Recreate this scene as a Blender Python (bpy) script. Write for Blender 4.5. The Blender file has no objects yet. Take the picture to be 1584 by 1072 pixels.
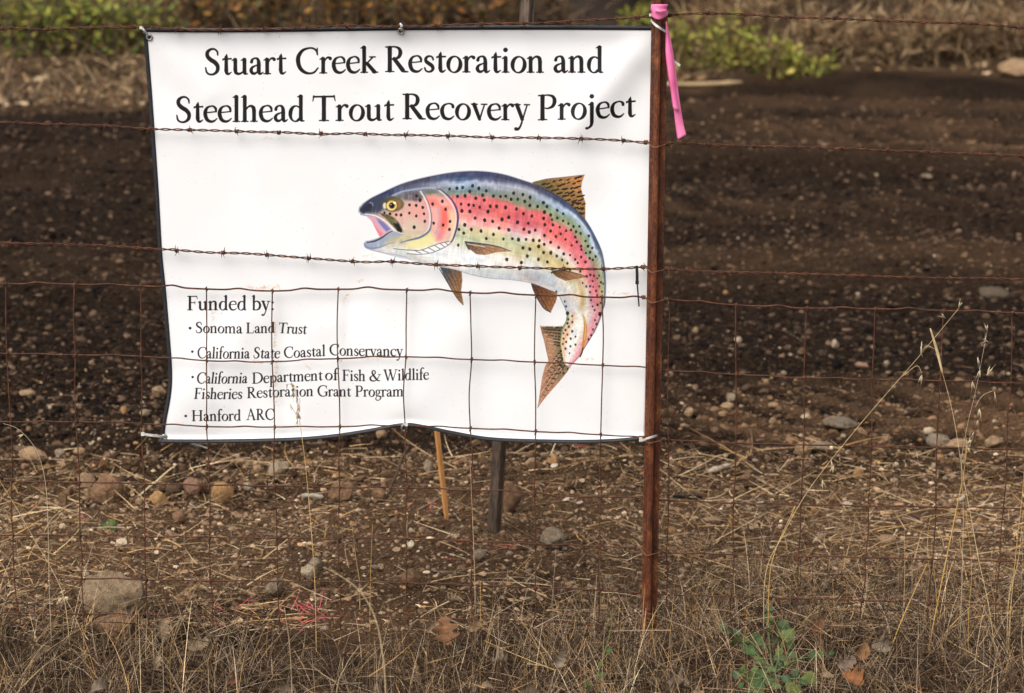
import bpy, math, random
import numpy as np
from mathutils import Vector, Matrix

# ------------------------------------------------------------------ camera, sky, sun, exposure
D, HC, PITCH, FPX = 5.45, 1.713, math.radians(10.6), 3740.0
scene = bpy.context.scene
cam_data = bpy.data.cameras.new('camera')
cam = bpy.data.objects.new('camera', cam_data)
scene.collection.objects.link(cam)
cam.location = (0.0, -D, HC)
cam.rotation_euler = (math.radians(90) - PITCH, 0.0, 0.0)
cam_data.sensor_width = 36.0
cam_data.lens = FPX / 1584.0 * 36.0
cam_data.clip_start, cam_data.clip_end = 0.1, 2000.0
cam_data.dof.use_dof = True
cam_data.dof.focus_distance = 5.50
cam_data.dof.aperture_fstop = 5.4
scene.camera = cam

SUN_EL, SUN_AZ = math.radians(50), math.radians(216)
world = bpy.data.worlds.new('World'); scene.world = world; world.use_nodes = True
wn, wl = world.node_tree.nodes, world.node_tree.links
wn.clear()
w_out = wn.new('ShaderNodeOutputWorld'); w_bg = wn.new('ShaderNodeBackground')
w_sky = wn.new('ShaderNodeTexSky'); w_sky.sky_type = 'NISHITA'; w_sky.sun_disc = False
w_sky.sun_elevation, w_sky.sun_rotation = SUN_EL, SUN_AZ
w_sky.air_density, w_sky.dust_density, w_sky.ozone_density = 1.0, 4.0, 1.0
w_hs = wn.new('ShaderNodeHueSaturation'); w_hs.inputs['Saturation'].default_value = 0.15   # grey overcast veil
wl.new(w_sky.outputs[0], w_hs.inputs['Color']); wl.new(w_hs.outputs[0], w_bg.inputs[0]); wl.new(w_bg.outputs[0], w_out.inputs[0])
w_bg.inputs[1].default_value = 0.115
sun_data = bpy.data.lights.new('sun', 'SUN'); sun_data.energy = 1.25; sun_data.angle = math.radians(50); sun_data.color = (1.0, 0.90, 0.76)
sun = bpy.data.objects.new('sun', sun_data); scene.collection.objects.link(sun)
_sd = Vector((math.sin(SUN_AZ) * math.cos(SUN_EL), math.cos(SUN_AZ) * math.cos(SUN_EL), math.sin(SUN_EL)))
sun.rotation_euler = _sd.to_track_quat('Z', 'Y').to_euler(); sun.location = _sd * 30
vs = scene.view_settings
vs.view_transform = 'Standard'; vs.look = 'None'; vs.gamma = 1.0; vs.use_curve_mapping = False
vs.exposure = 0.86
scene.cycles.use_denoising = True
# ------------------------------------------------------------------ helpers
CP, SP = math.cos(PITCH), math.sin(PITCH)
def P(px, py, Y=0.0):
    """World point of the fence-parallel plane y = Y that the survey point (px, py) of the photograph falls on."""
    dx, dy = (px - 792.0) / FPX, -(py - 536.0) / FPX
    vy, vz = CP + dy * SP, -SP + dy * CP
    t = (Y + D) / vy
    return (dx * t, Y, HC + vz * t)

def _hash(ix, iy, seed):
    h = (ix.astype(np.int64) * 374761393 + iy.astype(np.int64) * 668265263 + seed * 1442695041) & 0xffffffff
    h = ((h ^ (h >> 13)) * 1274126177) & 0xffffffff
    h = h ^ (h >> 16)
    return (h & 0xffffff) / float(0xffffff)
def vnoise(x, y, seed=0):
    x = np.asarray(x, float); y = np.asarray(y, float)
    ix, iy = np.floor(x), np.floor(y); fx, fy = x - ix, y - iy
    fx = fx * fx * (3 - 2 * fx); fy = fy * fy * (3 - 2 * fy)
    a, b, c, d = _hash(ix, iy, seed), _hash(ix + 1, iy, seed), _hash(ix, iy + 1, seed), _hash(ix + 1, iy + 1, seed)
    return (a * (1 - fx) + b * fx) * (1 - fy) + (c * (1 - fx) + d * fx) * fy
def fbm(x, y, seed=0, octv=3):
    s, a, n = 0, 1.0, 0
    for i in range(octv):
        s = s + a * (2 * vnoise(x * 2 ** i + 7.3 * i, y * 2 ** i - 3.1 * i, seed + i) - 1); n += a; a *= 0.5
    return s / n
def sstep(a, b, x):
    t = np.clip((x - a) / (b - a), 0, 1); return t * t * (3 - 2 * t)
# ------------------------------------------------------------------ printed artwork of the banner (painted with numpy)
# The print is laid out in the sheet's own metric plane (X across, Z up); px() places a layout point on that plane.
PPM = 1750.0                                     # printed dots per metre
BX0, BX1, BZ0, BZ1 = -0.90, 0.36, 0.42, 1.46
PW, PH = int((BX1 - BX0) * PPM), int((BZ1 - BZ0) * PPM)

def pl(pt):                                      # layout point -> print raster coordinates
    w = P(pt[0], pt[1], 0.0)
    return ((w[0] - BX0) * PPM, (BZ1 - w[2]) * PPM)

def catmull(pts, n=8, closed=False):
    p = np.asarray(pts, float)
    if len(p) < 3: 
        t = np.linspace(0, 1, n + 1)[:, None]
        return p[0] * (1 - t) + p[-1] * t
    if closed: q = np.vstack([p[-1:], p, p[:2]])
    else: q = np.vstack([2 * p[:1] - p[1:2], p, 2 * p[-1:] - p[-2:-1]])
    out = []
    t = np.linspace(0, 1, n, endpoint=False)[:, None]
    for i in range(len(q) - 3):
        a, b, c, d = q[i:i + 4]
        out.append(0.5 * ((2 * b) + (c - a) * t + (2 * a - 5 * b + 4 * c - d) * t ** 2 + (3 * b - a - 3 * c + d) * t ** 3))
    if not closed: out.append(p[-1:])
    return np.vstack(out)

class Print:
    def __init__(self):
        self.a = np.ones((PH, PW, 3), np.float32) * np.array([0.955, 0.957, 0.966], np.float32)
    def blend(self, x0, y0, cov, col, op=1.0):
        h, w = cov.shape
        c = (cov * op)[..., None]
        r = self.a[y0:y0 + h, x0:x0 + w]
        r[:] = r * (1 - c) + np.asarray(col, np.float32) * c
    def poly(self, pts, col, op=1.0, soft=1.0, noise=0.0, seed=0, colfn=None):
        p = np.array([pl(q) for q in pts])
        x0, y0 = np.floor(p.min(0)).astype(int) - 4; x1, y1 = np.ceil(p.max(0)).astype(int) + 4
        x0, y0 = max(x0, 0), max(y0, 0); x1, y1 = min(x1, PW), min(y1, PH)
        if x1 <= x0 or y1 <= y0: return
        yy, xx = np.mgrid[y0:y1, x0:x1] + 0.5
        inside = np.zeros(xx.shape, bool); d = np.full(xx.shape, 1e9)
        for i in range(len(p)):
            ax, ay = p[i]; bx, by = p[(i + 1) % len(p)]
            if abs(by - ay) > 1e-9:
                inside ^= ((ay > yy) != (by > yy)) & (xx < (bx - ax) * (yy - ay) / (by - ay) + ax)
            ex, ey = bx - ax, by - ay; L = ex * ex + ey * ey + 1e-12
            t = np.clip(((xx - ax) * ex + (yy - ay) * ey) / L, 0, 1)
            d = np.minimum(d, np.hypot(xx - ax - t * ex, yy - ay - t * ey))
        sd = np.where(inside, d, -d)
        cov = np.clip(0.5 + sd / max(soft, 1.0), 0, 1)
        if noise: cov = np.clip(cov * (1 + noise * (2 * vnoise(xx * 0.16, yy * 0.05, seed) - 1) * 1.6), 0, 1)
        if colfn is not None: col = colfn(xx, yy)
        self.blend(x0, y0, cov.astype(np.float32), col, op)
    def stroke(self, pts, wid, col, op=1.0, soft=1.0, smooth=True, closed=False, n=8, raster=False):
        """pts in layout px (x, y); wid: one width or one per point, in layout px."""
        k = PPM * 0.0015
        w = np.broadcast_to(np.asarray(wid, float), (len(pts),))
        p = np.array([(pl(q) if not raster else q) for q in pts])
        q = np.column_stack([p, w * (1 if raster else k)])
        if smooth: q = catmull(q, n, closed)
        x0, y0 = np.floor(q[:, :2].min(0) - q[:, 2].max() - 3).astype(int); x1, y1 = np.ceil(q[:, :2].max(0) + q[:, 2].max() + 3).astype(int)
        x0, y0 = max(x0, 0), max(y0, 0); x1, y1 = min(x1, PW), min(y1, PH)
        if x1 <= x0 or y1 <= y0: return
        yy, xx = np.mgrid[y0:y1, x0:x1] + 0.5
        best = np.full(xx.shape, -1e9)
        for i in range(len(q) - 1):
            ax, ay, aw = q[i]; bx, by, bw = q[i + 1]
            m = max(aw, bw) + 2 + soft
            c0, c1 = max(int(min(ax, bx) - m) - x0, 0), max(int(max(ax, bx) + m) + 2 - x0, 0)
            r0, r1 = max(int(min(ay, by) - m) - y0, 0), max(int(max(ay, by) + m) + 2 - y0, 0)
            sx, sy = xx[r0:r1, c0:c1], yy[r0:r1, c0:c1]
            if sx.size == 0: continue
            ex, ey = bx - ax, by - ay; L = ex * ex + ey * ey + 1e-12
            t = np.clip(((sx - ax) * ex + (sy - ay) * ey) / L, 0, 1)
            v = (aw + (bw - aw) * t) / 2 - np.hypot(sx - ax - t * ex, sy - ay - t * ey)
            b = best[r0:r1, c0:c1]; np.maximum(b, v, out=b)
        self.blend(x0, y0, np.clip(0.5 + best / max(soft, 1.0), 0, 1).astype(np.float32), col, op)

# ---- a book-face serif alphabet as pen strokes (x, y, width), hundredths of the em, baseline 0
XH, CAPH, ASC, DSC = 41.0, 64.0, 70.0, -25.0
TK, TN = 8.2, 2.9
def _ell(cx, cy, rx, ry, a0=0, a1=360, tk=TK, tn=TN, tilt=12, n=26):
    out = []
    for i in range(n + 1):
        a = math.radians(a0 + (a1 - a0) * i / n)
        w = tn + (tk - tn) * abs(math.cos(a - math.radians(180 - tilt))) ** 1.5
        out.append((cx + (rx - w / 2) * math.cos(a), cy + (ry - w / 2) * math.sin(a), w))
    return ('L', out)
def _st(x, y0, y1, w=TK):
    return ('L', [(x, y0 + w * .46, w), (x, (y0 + y1) / 2, w * 0.94), (x, y1 - w * .42, w)])
def _sf(x, y, hw=8.5, t=TN, d=1):                # slab foot with small bracket
    return ('L', [(x - hw, y + d * t / 2, t * .8), (x - 3.5, y + d * (t / 2 + .3), t), (x, y + d * (t / 2 + 1.0), t * 1.5), (x + 3.5, y + d * (t / 2 + .3), t), (x + hw, y + d * t / 2, t * .8)])
def _fl(x, y, w=TK): return ('L', [(x - 8.5, y - 5.6, 2.0), (x - 5, y - 4.4, 3.2), (x - 1.2, y - 2.4, 5.2), (x, y - 3.4, w * .9)])
def _ln(*p): return ('L', list(p))
def _cv(*p): return ('C', list(p))
def _h(x0): return [_cv((x0 + 3, 31, 3), (x0 + 9, 38, 3.6), (x0 + 16, 40, 5.0), (x0 + 22.2, 36, 7.4), (x0 + 23.8, 28, TK)), _st(x0 + 23.8, 0, 30), _sf(x0 + 23.8, 0)]
GL = {
 'o': (42, [_ell(21, 20, 19.5, 21.5)]),
 'e': (37, [_cv((5.5, 24, 2.6), (20, 25.2, 2.6), (32.5, 26.6, 2.8)), _cv((32.8, 26.6, 3.6), (31.5, 34.5, 5.2), (26, 40, 4), (19, 40.4, 3.2), (10, 36.5, 5), (5.2, 27, 7.6), (5.2, 17, TK), (10, 6, 7.4), (19.5, 1.6, 5.6), (28, 3.4, 4), (35, 9.2, 2.2))]),
 'c': (37, [_cv((32.5, 32, 6), (31.5, 36.5, 5.4), (26, 40, 3.6), (19, 40, 3.2), (10, 36, 5), (5.2, 27, 7.6), (5.2, 17, TK), (10, 6, 7.4), (20, 1.6, 5.6), (28, 3.4, 4), (34.5, 9, 2.2))]),
 'a': (38, [_cv((6.5, 31, 6.5), (8.5, 36.5, 5), (15, 40.2, 3.4), (22, 38.5, 5.4), (25.2, 31, 7.4), (25.4, 22, TK)), _ln((25.4, 24, TK), (25.4, 8, TK)), _cv((25.4, 9, TK), (27, 2.6, 6.2), (31.5, 1.8, 4), (37, 5.5, 1.8)), _cv((25, 24.5, 2.6), (17, 21.5, 3.2), (8.8, 17.5, 5), (5.3, 10.5, 7.2), (8.3, 3.8, 6.6), (14.5, 2.2, 5.2), (20, 5, 3.6), (25.2, 9.5, 2.8))]),
 'n': (46, [_fl(9.5, 41), _st(9.5, 0, 38), _sf(9.5, 0)] + _h(9.5)),
 'm': (70, [_fl(9.5, 41), _st(9.5, 0, 38), _sf(9.5, 0)] + _h(9.5) + _h(33.3)),
 'h': (46, [_fl(9.5, 67.5), _st(9.5, 0, 66.5), _sf(9.5, 0)] + _h(9.5)),
 'r': (32, [_fl(9.5, 41), _st(9.5, 0, 38), _sf(9.5, 0, 9), _cv((12.5, 30, 3), (17, 37, 3.4), (22.5, 39.8, 4.5), (27.5, 37.8, 6.6), (28, 36.6, 6.6))]),
 'u': (45, [_fl(9, 41), _st(9, 9, 38), _cv((9, 12, TK), (10.5, 5, 7), (17, 1.8, 5.4), (24, 3.4, 4), (32, 9.5, 2.8)), _fl(33, 41), _st(33, 3, 38), _cv((33, 6, TK), (34.5, 2, 5.2), (41, 1.6, 2.2))]),
 't': (28, [_cv((4, 36, 2), (9, 39.5, 3.4), (13.6, 45, 4.2), (14.4, 50, 2.2)), _ln((13.2, 44, 6.6), (13.2, 10, TK)), _ln((5, 38.4, 3.4), (26, 39.4, 3.4)), _cv((13.2, 11, TK), (14.6, 3.8, 6.6), (19.5, 1.8, 4.6), (26.5, 6, 1.8))]),
 'i': (23, [_fl(11, 41), _st(11, 0, 38), _sf(11, 0), _ln((10.6, 56.5, 9.2), (10.9, 56.6, 9.2))]),
 'j': (22, [_fl(12, 41), _ln((12, 38, TK), (12, -8, TK * .95)), _cv((12, -7, TK * .95), (10.5, -16, 6), (4, -22.5, 4.2), (-1.5, -23.5, 5.4)), _ln((11.6, 56.5, 9.2), (11.9, 56.6, 9.2))]),
 'l': (23, [_fl(11, 67.5), _st(11, 0, 66.5), _sf(11, 0)]),
 'd': (45, [_ell(19.5, 20, 17.5, 21, 62, 305), _fl(33, 67.5), _st(33, 3, 66.5), _cv((33, 7, TK), (35, 2.4, 5), (41.5, 1.8, 2.2)), _cv((27, 37, 3), (31, 34.5, 3), (33, 32, 3)), _cv((26, 4.5, 3), (30, 7, 3), (33, 10, 3))]),
 'b': (44, [_fl(9.5, 67.5), _ln((9.5, 63, TK), (9.5, 3, TK * .9)), _cv((11, 32, 3), (16, 38, 3.4), (23, 40, 4.4), (34, 34, 7), (38, 21, TK), (34, 7.5, 7), (24, 1.7, 4.2), (15, 1.8, 3.8), (9.3, 4, 3.2))]),
 'p': (45, [_fl(10, 41), _st(10, -24, 38), _sf(10, -25), _cv((11, 31, 3), (17, 38, 3.4), (24, 40, 4.4), (35, 34, 7), (39, 21, TK), (35, 7.5, 7), (25, 1.5, 4.2), (17, 2.2, 3.8), (11, 6.5, 3))]),
 'g': (39, [_ell(17, 27, 13, 14.2, tk=6.6), _cv((26, 37.5, 2.6), (31, 38.6, 3.6), (37, 38.2, 3.8)), _cv((10.5, 14.5, 2.4), (6.6, 9.5, 4.2), (10, 5.4, 5.6), (21, 4, 6.2), (31, 1.5, 6.4), (34.5, -7, 6.2), (29, -17, 4), (18, -21.6, 4), (7, -18.6, 4.4), (3.6, -11.5, 4.4), (7, -4, 3), (11.5, 2, 2.4))]),
 'y': (40, [_ln((7.5, 38.6, TK), (20.5, 3, TK * .9)), _ln((33, 38.6, 3), (19, -6, 3.4)), _cv((19.5, -5, 3.6), (15.5, -15.5, 4), (10, -22, 5.4), (4.6, -21.6, 7.4)), _ln((1, 39.6, TN), (15, 39.6, TN)), _ln((26, 39.6, TN), (39, 39.6, TN))]),
 'v': (40, [_ln((7.5, 38.6, TK), (21, 2, TK * .8)), _ln((33.5, 38.6, 3), (21.4, 2, 3.4)), _ln((1, 39.6, TN), (15, 39.6, TN)), _ln((26, 39.6, TN), (39.5, 39.6, TN))]),
 'k': (43, [_fl(9.5, 67.5), _st(9.5, 0, 66.5), _sf(9.5, 0), _ln((11, 18.5, 3), (31, 38, 3.2)), _ln((17, 23.5, 7.4), (36, 2.6, TK)), _ln((24, 39.6, TN), (38, 39.6, TN)), _ln((31, 1.5, TN), (44, 1.5, TN))]),
 's': (31, [_cv((26, 31.5, 3.6), (24.5, 36.6, 3.8), (19.5, 40, 3.6), (12.5, 39.2, 4.6), (7.4, 34, 6), (8.6, 27, 7.2), (15.6, 21.6, 7.8), (22.8, 16.4, 7.6), (25.6, 9.4, 6.6), (21.4, 3, 4.8), (14, 1.4, 3.8), (7.4, 4.4, 3.8), (4.8, 11, 3.4))]),
 'f': (27, [_ln((12, 2, TK), (12, 50, TK * .96)), _cv((12, 49, TK * .96), (13, 60, 6.6), (18.6, 68.2, 4.6), (25, 68.6, 5.4), (28.6, 65.6, 6)), _sf(12, 0, 9.5), _ln((4, 38.8, 3.2), (24, 39.2, 3.2))]),
 'S': (46, [_cv((37, 49, 3), (35.6, 57.5, 3.8), (28, 63.6, 4), (18, 62.8, 5), (9.8, 55.5, 7.4), (10.6, 45.4, TK), (18.4, 37.4, 9), (29.6, 30.4, 9), (36.6, 21, TK), (35.6, 9.4, 7), (27, 1.8, 4.8), (16.5, 1, 4), (8.4, 6, 4), (5.4, 17.5, 3))]),
 'C': (63, [_cv((57.5, 47, 3), (55.5, 56, 4.2), (47.5, 62.4, 4), (36, 63.6, 3.8), (20, 58.4, 5.8), (9.4, 45, TK), (7.6, 31, 9), (12.6, 14.5, TK), (25, 3.6, 6.4), (38.5, 0.8, 4.4), (50, 4, 4), (59, 14, 2.8)), _ln((57.6, 48, 2.4), (57.2, 63, 2.6))]),
 'R': (61, [_st(14, 0, 64, 9), _sf(14, 0, 10.5), _ln((4, 62.6, TN), (16, 62.6, TN)), _cv((13, 62.4, 3.2), (27, 63, 3.4), (37.5, 58.5, 6), (40.8, 48.5, TK), (36.5, 37.5, 6.4), (25, 33, 3.4), (15, 33, 3)), _ln((25.5, 33, 8), (47, 5, 9)), _cv((44, 8, 8), (50, 2.2, 5), (60, 1.2, 2.6))]),
 'T': (60, [_st(30, 0, 63, 9), _sf(30, 0, 11.5), _ln((4, 61.4, 3.8), (56, 61.8, 3.8)), _ln((4.4, 62.6, 3), (2.2, 50.5, 2)), _ln((55.6, 63, 3), (58.4, 51, 2)), _ln((4, 64, 2), (7, 62, 3)), _ln((56, 64.6, 2), (53, 62, 3))]),
 'P': (53, [_st(14, 0, 64, 9), _sf(14, 0, 11), _ln((4, 62.6, TN), (16, 62.6, TN)), _cv((13, 62.4, 3.2), (28, 63, 3.4), (40.5, 58.5, 6), (44.6, 47.5, TK), (40, 35, 6.4), (28, 29.6, 3.4), (21, 30.4, 2.8))]),
 'F': (50, [_st(14, 0, 64, 9), _sf(14, 0, 11), _ln((4, 62.6, TN), (44, 62.6, 3.6)), _ln((44, 63.6, 2.6), (46.6, 51, 2)), _ln((14, 34, 3.2), (36, 34, 3.2)), _ln((36.4, 40.5, 2), (36.4, 27.5, 2))]),
 'L': (54, [_st(14, 0, 64, 9), _ln((4, 62.6, TN), (24, 62.6, TN)), _ln((4, 1.6, TN), (46, 1.8, 3.8)), _ln((45, 1, 2.8), (49.6, 14.5, 2))]),
 'D': (70, [_st(14, 0, 64, 9), _ln((4, 62.6, TN), (16, 62.6, TN)), _ln((4, 1.5, TN), (16, 1.5, TN)), _cv((13, 62.4, 3.2), (32, 63, 3.8), (51, 56, 6.4), (61, 41, 9), (61.6, 25, 9), (52, 9.5, 6.4), (34, 1.8, 3.8), (13, 1.7, 3.2))]),
 'H': (72, [_st(14, 0, 64, 9), _st(57, 0, 64, 9), _sf(14, 0, 10.5), _sf(57, 0, 10.5), _sf(14, 64, 10.5, d=-1), _sf(57, 64, 10.5, d=-1), _ln((14, 33.5, 3.2), (57, 33.5, 3.2))]),
 'A': (66, [_ln((31.5, 64, 4), (11.5, 2, 3.2)), _ln((32, 64, 6.5), (54.5, 2, 9)), _ln((18.6, 24, 3), (46, 24, 3)), _sf(11, 0, 9.5), _sf(55, 0, 10.5)]),
 'G': (69, [_cv((58.5, 48, 3), (56.5, 56.5, 4.2), (48.5, 62.4, 4), (36, 63.6, 3.8), (20, 58.4, 5.8), (9.4, 45, TK), (7.6, 31, 9), (12.6, 14.5, TK), (25, 3.6, 6.4), (38.5, 1, 4.4), (50, 2.8, 4.4), (58, 6.8, 4)), _ln((58.6, 49, 2.4), (58.2, 63, 2.6)), _st(58, 4, 27, 8.6), _ln((48, 27, TN), (68, 27, TN))]),
 'W': (92, [_ln((11, 62, TK), (30, 3, TK * .85)), _ln((48, 60, 3.2), (30.6, 2, 3.2)), _ln((43, 62, TK), (62, 3, TK * .85)), _ln((83, 62, 3.2), (62.6, 2, 3.2)), _ln((2, 62.6, TN), (21, 62.6, TN)), _ln((35, 62.6, TN), (53, 62.6, TN)), _ln((75, 62.6, TN), (91, 62.6, TN))]),
 '&': (74, [_cv((68, 37, 2.8), (63, 27, 3.2), (52, 11.5, 3.8), (38, 2.5, 5), (22, 1.4, 6.4), (10, 8, TK), (8.4, 18.5, TK), (15, 27.6, 5.4), (28, 35, 3.4), (37.5, 43, 4.4), (40, 52.5, 6.2), (34.5, 61.4, 4.4), (25.5, 61.6, 4.6), (20.4, 53, 7), (23, 42.5, TK), (34, 27, 9), (48, 11, TK), (59, 3.4, 6), (70, 3, 3)), _ln((59, 38.6, TN), (75, 38.6, TN))]),
 ':': (20, [_ln((10, 4.2, 9), (10.3, 4.2, 9)), _ln((10, 34.5, 9), (10.3, 34.5, 9))]),
 '.': (20, [_ln((10, 20, 10), (10.3, 20, 10))]),
 ' ': (24, []),
}
INK = (0.085, 0.07, 0.08)
def word(pr, text, x0, x1, y0, y1, cap, slant=0.0, ink=INK, bow=0.0):
    """One word from x0 to x1 with its baseline running y0 -> y1 and capitals `cap` high (layout px)."""
    adv = sum(GL[c][0] for c in text) - 4.0
    sx, sy = (x1 - x0) / adv, cap / CAPH
    cur = -2.0
    kw = PPM * 0.0015 * (0.55 * sy + 0.45 * sx) * 1.17
    for c in text:
        w, strokes = GL[c]
        for kind, pts in strokes:
            q, ws = [], []
            for (gx, gy, gw) in pts:
                fx = (cur + gx) * sx
                t = fx / (x1 - x0)
                q.append(pl((x0 + fx + slant * gy * sy, y0 + (y1 - y0) * t + bow * math.sin(math.pi * t) - gy * sy)))
                ws.append(gw * kw)
            pr.stroke(q, ws, ink, smooth=(kind == 'C'), raster=True, n=9, soft=1.3)
        cur += w

def z3(X, Y): return (540 + X / 3.7714, 250 + Y / 3.7714)
def z4(X, Y): return (540 + X / 6.305, 250 + Y / 6.305)
def z6(X, Y): return (760 + X / 4.87, 420 + Y / 4.87)
def many(fn, *pts): return [fn(*p) for p in pts]

def ramp(t, stops):
    ts = [s[0] for s in stops]; cs = np.array([s[1] for s in stops], float)
    return np.stack([np.interp(t, ts, cs[:, k]) for k in range(3)], -1)

def paint_trout(pr):
    rg = np.random.RandomState(5)
    back = many(z3, (60, 285), (110, 232), (200, 185), (300, 140), (400, 110), (500, 88), (600, 71), (700, 63), (800, 66), (900, 82), (1000, 112), (1100, 147), (1200, 195), (1300, 268), (1380, 350), (1440, 450), (1480, 550), (1496, 680)) + \
        many(z6, (858, 230), (842, 295), (815, 380), (775, 470), (730, 545), (695, 600), (655, 660), (590, 730))
    belly = many(z3, (85, 495), (110, 520), (180, 538), (260, 560), (350, 580), (420, 600), (520, 618), (620, 637), (720, 668), (830, 688), (930, 694), (1010, 705), (1070, 717), (1120, 735), (1170, 755), (1210, 772), (1232, 800)) + \
        many(z6, (545, 260), (562, 300), (570, 340), (563, 385), (545, 418), (528, 460), (520, 530), (528, 610), (550, 700))
    # fins behind the body
    def fin(poly, c0, c1, axis, rays, dark=(0.16, 0.13, 0.12), spots=0, seed=0):
        P0 = np.array(pl(axis[0])); P1 = np.array(pl(axis[1])); v = P1 - P0; L = v @ v
        def cf(xx, yy):
            t = np.clip(((xx - P0[0]) * v[0] + (yy - P0[1]) * v[1]) / L, 0, 1)[..., None]
            nz = (vnoise(xx * 0.2, yy * 0.2, seed) - 0.5)[..., None] * 0.16
            return np.array(c0) * (1 - t) + np.array(c1) * t + nz
        pr.poly(poly, None, colfn=cf, soft=1.6)
        for (a, b, w, o) in rays: pr.stroke([a, b], w, dark, op=o, smooth=False, soft=1.4)
    # dorsal fin
    dor = many(z3, (1065, 128), (1150, 105), (1250, 95), (1376, 81), (1362, 120), (1355, 160), (1365, 200), (1379, 240), (1380, 290), (1379, 350), (1330, 300), (1260, 245), (1190, 195), (1120, 160))
    fin(dor, (0.42, 0.38, 0.22), (0.80, 0.55, 0.33), (z3(1180, 230), z3(1350, 110)), [])
    for i, (a, b) in enumerate([((1110, 140), (1370, 90)), ((1140, 158), (1360, 118)), ((1175, 175), (1357, 150)), ((1205, 193), (1358, 175)), ((1240, 212), (1366, 200)), ((1265, 235), (1372, 228)), ((1290, 255), (1378, 252)), ((1310, 278), (1378, 280)), ((1335, 305), (1378, 312))]):
        n = 7 - i // 3
        for k in range(n):
            t = (k + 0.3 + 0.3 * rg.rand()) / n
            x, y = a[0] + (b[0] - a[0]) * t, a[1] + (b[1] - a[1]) * t
            dx = 4 + 6 * rg.rand(); x += rg.normal(0, 5); y += rg.normal(0, 3)
            pr.stroke([z3(x - dx, y + 3), z3(x + dx, y - 2)], 2.0 + 1.0 * rg.rand(), (0.13, 0.10, 0.09), op=0.9, soft=1.5, smooth=False)
        pr.stroke([z3(*a), z3(*b)], 0.5, (0.35, 0.22, 0.14), op=0.3, smooth=False)
    pr.stroke(many(z3, (1080, 124), (1160, 106), (1260, 96), (1374, 83)), 1.2, (0.52, 0.44, 0.48), op=0.9)
    # tail
    tail = many(z6, (370, 420), (450, 430), (530, 424), (560, 440), (545, 520), (540, 600), (560, 690), (592, 728), (575, 762), (520, 832), (450, 912), (390, 985), (350, 1035), (345, 1050), (357, 990), (370, 900), (385, 800), (407, 720), (430, 685), (428, 650), (415, 600), (400, 530), (385, 480))
    fin(tail, (0.56, 0.48, 0.36), (0.74, 0.54, 0.42), (z6(560, 600), z6(390, 620)), [])
    pr.poly(many(z6, (530, 424), (560, 440), (545, 520), (540, 600), (560, 690), (592, 728), (560, 745), (505, 690), (495, 600), (500, 500), (505, 430)), (0.45, 0.42, 0.30), op=0.75, soft=14)
    pr.poly(many(z6, (380, 425), (530, 427), (520, 470), (390, 470)), (0.30, 0.26, 0.16), op=0.7, soft=10)
    for k in range(26):
        t = k / 25.0
        a = (548 - 12 * math.sin(t * 3.1), 432 + 296 * t)
        b = (372 + 58 * min(1, t * 2), 424 + 230 * t * 1.1) if t < 0.5 else (430 - 80 * (t - 0.5) * 2, 690 + 350 * (t - 0.5) * 2)
        pr.stroke([z6(*a), z6(*b)], 0.55, (0.42, 0.26, 0.18) if k % 3 else (0.93, 0.86, 0.80), op=0.7, smooth=False)
        for j in range(6 if t < .3 or t > .6 else 4):
            s = (j + 0.2 + 0.5 * rg.rand()) / 7.0
            x, y = a[0] + (b[0] - a[0]) * s, a[1] + (b[1] - a[1]) * s
            if k % 2 == 0: pr.stroke([z6(x - 6, y + 2), z6(x + 5, y)], 2.3 * (1 - 0.45 * s), (0.12, 0.10, 0.09), op=0.95 - 0.35 * s, smooth=False, soft=1.5)
    pr.stroke(many(z6, (370, 420), (385, 480), (400, 530), (415, 600), (430, 665)), 0.9, (0.55, 0.30, 0.20), op=0.8)
    # lower fins behind the belly
    fin(many(z3, (525, 612), (590, 622), (655, 640), (660, 700), (652, 760), (668, 842), (625, 800), (590, 740), (555, 680)), (0.30, 0.33, 0.38), (0.58, 0.42, 0.28), (z3(540, 650), z3(640, 700)),
        [(z3(560, 645), z3(640, 800), 0.8, .6), (z3(590, 645), z3(650, 800), 0.8, .6), (z3(615, 650), z3(655, 780), 0.7, .5), (z3(640, 655), z3(656, 740), .7, .5)])
    pr.stroke(many(z3, (525, 630), (560, 690), (595, 750), (630, 805), (664, 842)), 1.2, (0.22, 0.24, 0.28), op=.9)
    fin(many(z3, (1062, 708), (1130, 718), (1215, 768), (1212, 810), (1195, 850), (1178, 886), (1130, 860), (1090, 790)), (0.36, 0.22, 0.14), (0.66, 0.44, 0.28), (z3(1090, 750), z3(1200, 850)),
        [(z3(1080, 735), z3(1165, 878), 1.0, .8), (z3(1105, 735), z3(1180, 870), .8, .6), (z3(1135, 745), z3(1190, 850), .8, .6), (z3(1165, 765), z3(1205, 830), .8, .5)])
    pr.stroke(many(z3, (1064, 718), (1078, 760), (1105, 815), (1140, 865), (1176, 886)), 1.6, (0.20, 0.20, 0.24), op=.9)
    # body: colours run across from back (t=0) to belly (t=1)
    B = catmull(np.array([pl(p) for p in back]), 60); Y = catmull(np.array([pl(p) for p in belly]), 60)
    ns = len(B); s = np.linspace(0, 1, ns)
    nt = 620
    t = np.linspace(0, 1, nt)
    # add in-between stations so that the splat is dense
    k = 3
    si = np.linspace(0, ns - 1, (ns - 1) * k + 1)
    Bx = np.stack([np.interp(si, np.arange(ns), B[:, c]) for c in (0, 1)], -1); Yx = np.stack([np.interp(si, np.arange(ns), Y[:, c]) for c in (0, 1)], -1)
    S = (si / (ns - 1))[:, None] * np.ones((1, nt)); T = np.ones((len(si), 1)) * t[None]
    PX = Bx[:, None, :] * (1 - T[..., None]) + Yx[:, None, :] * T[..., None]
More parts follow.
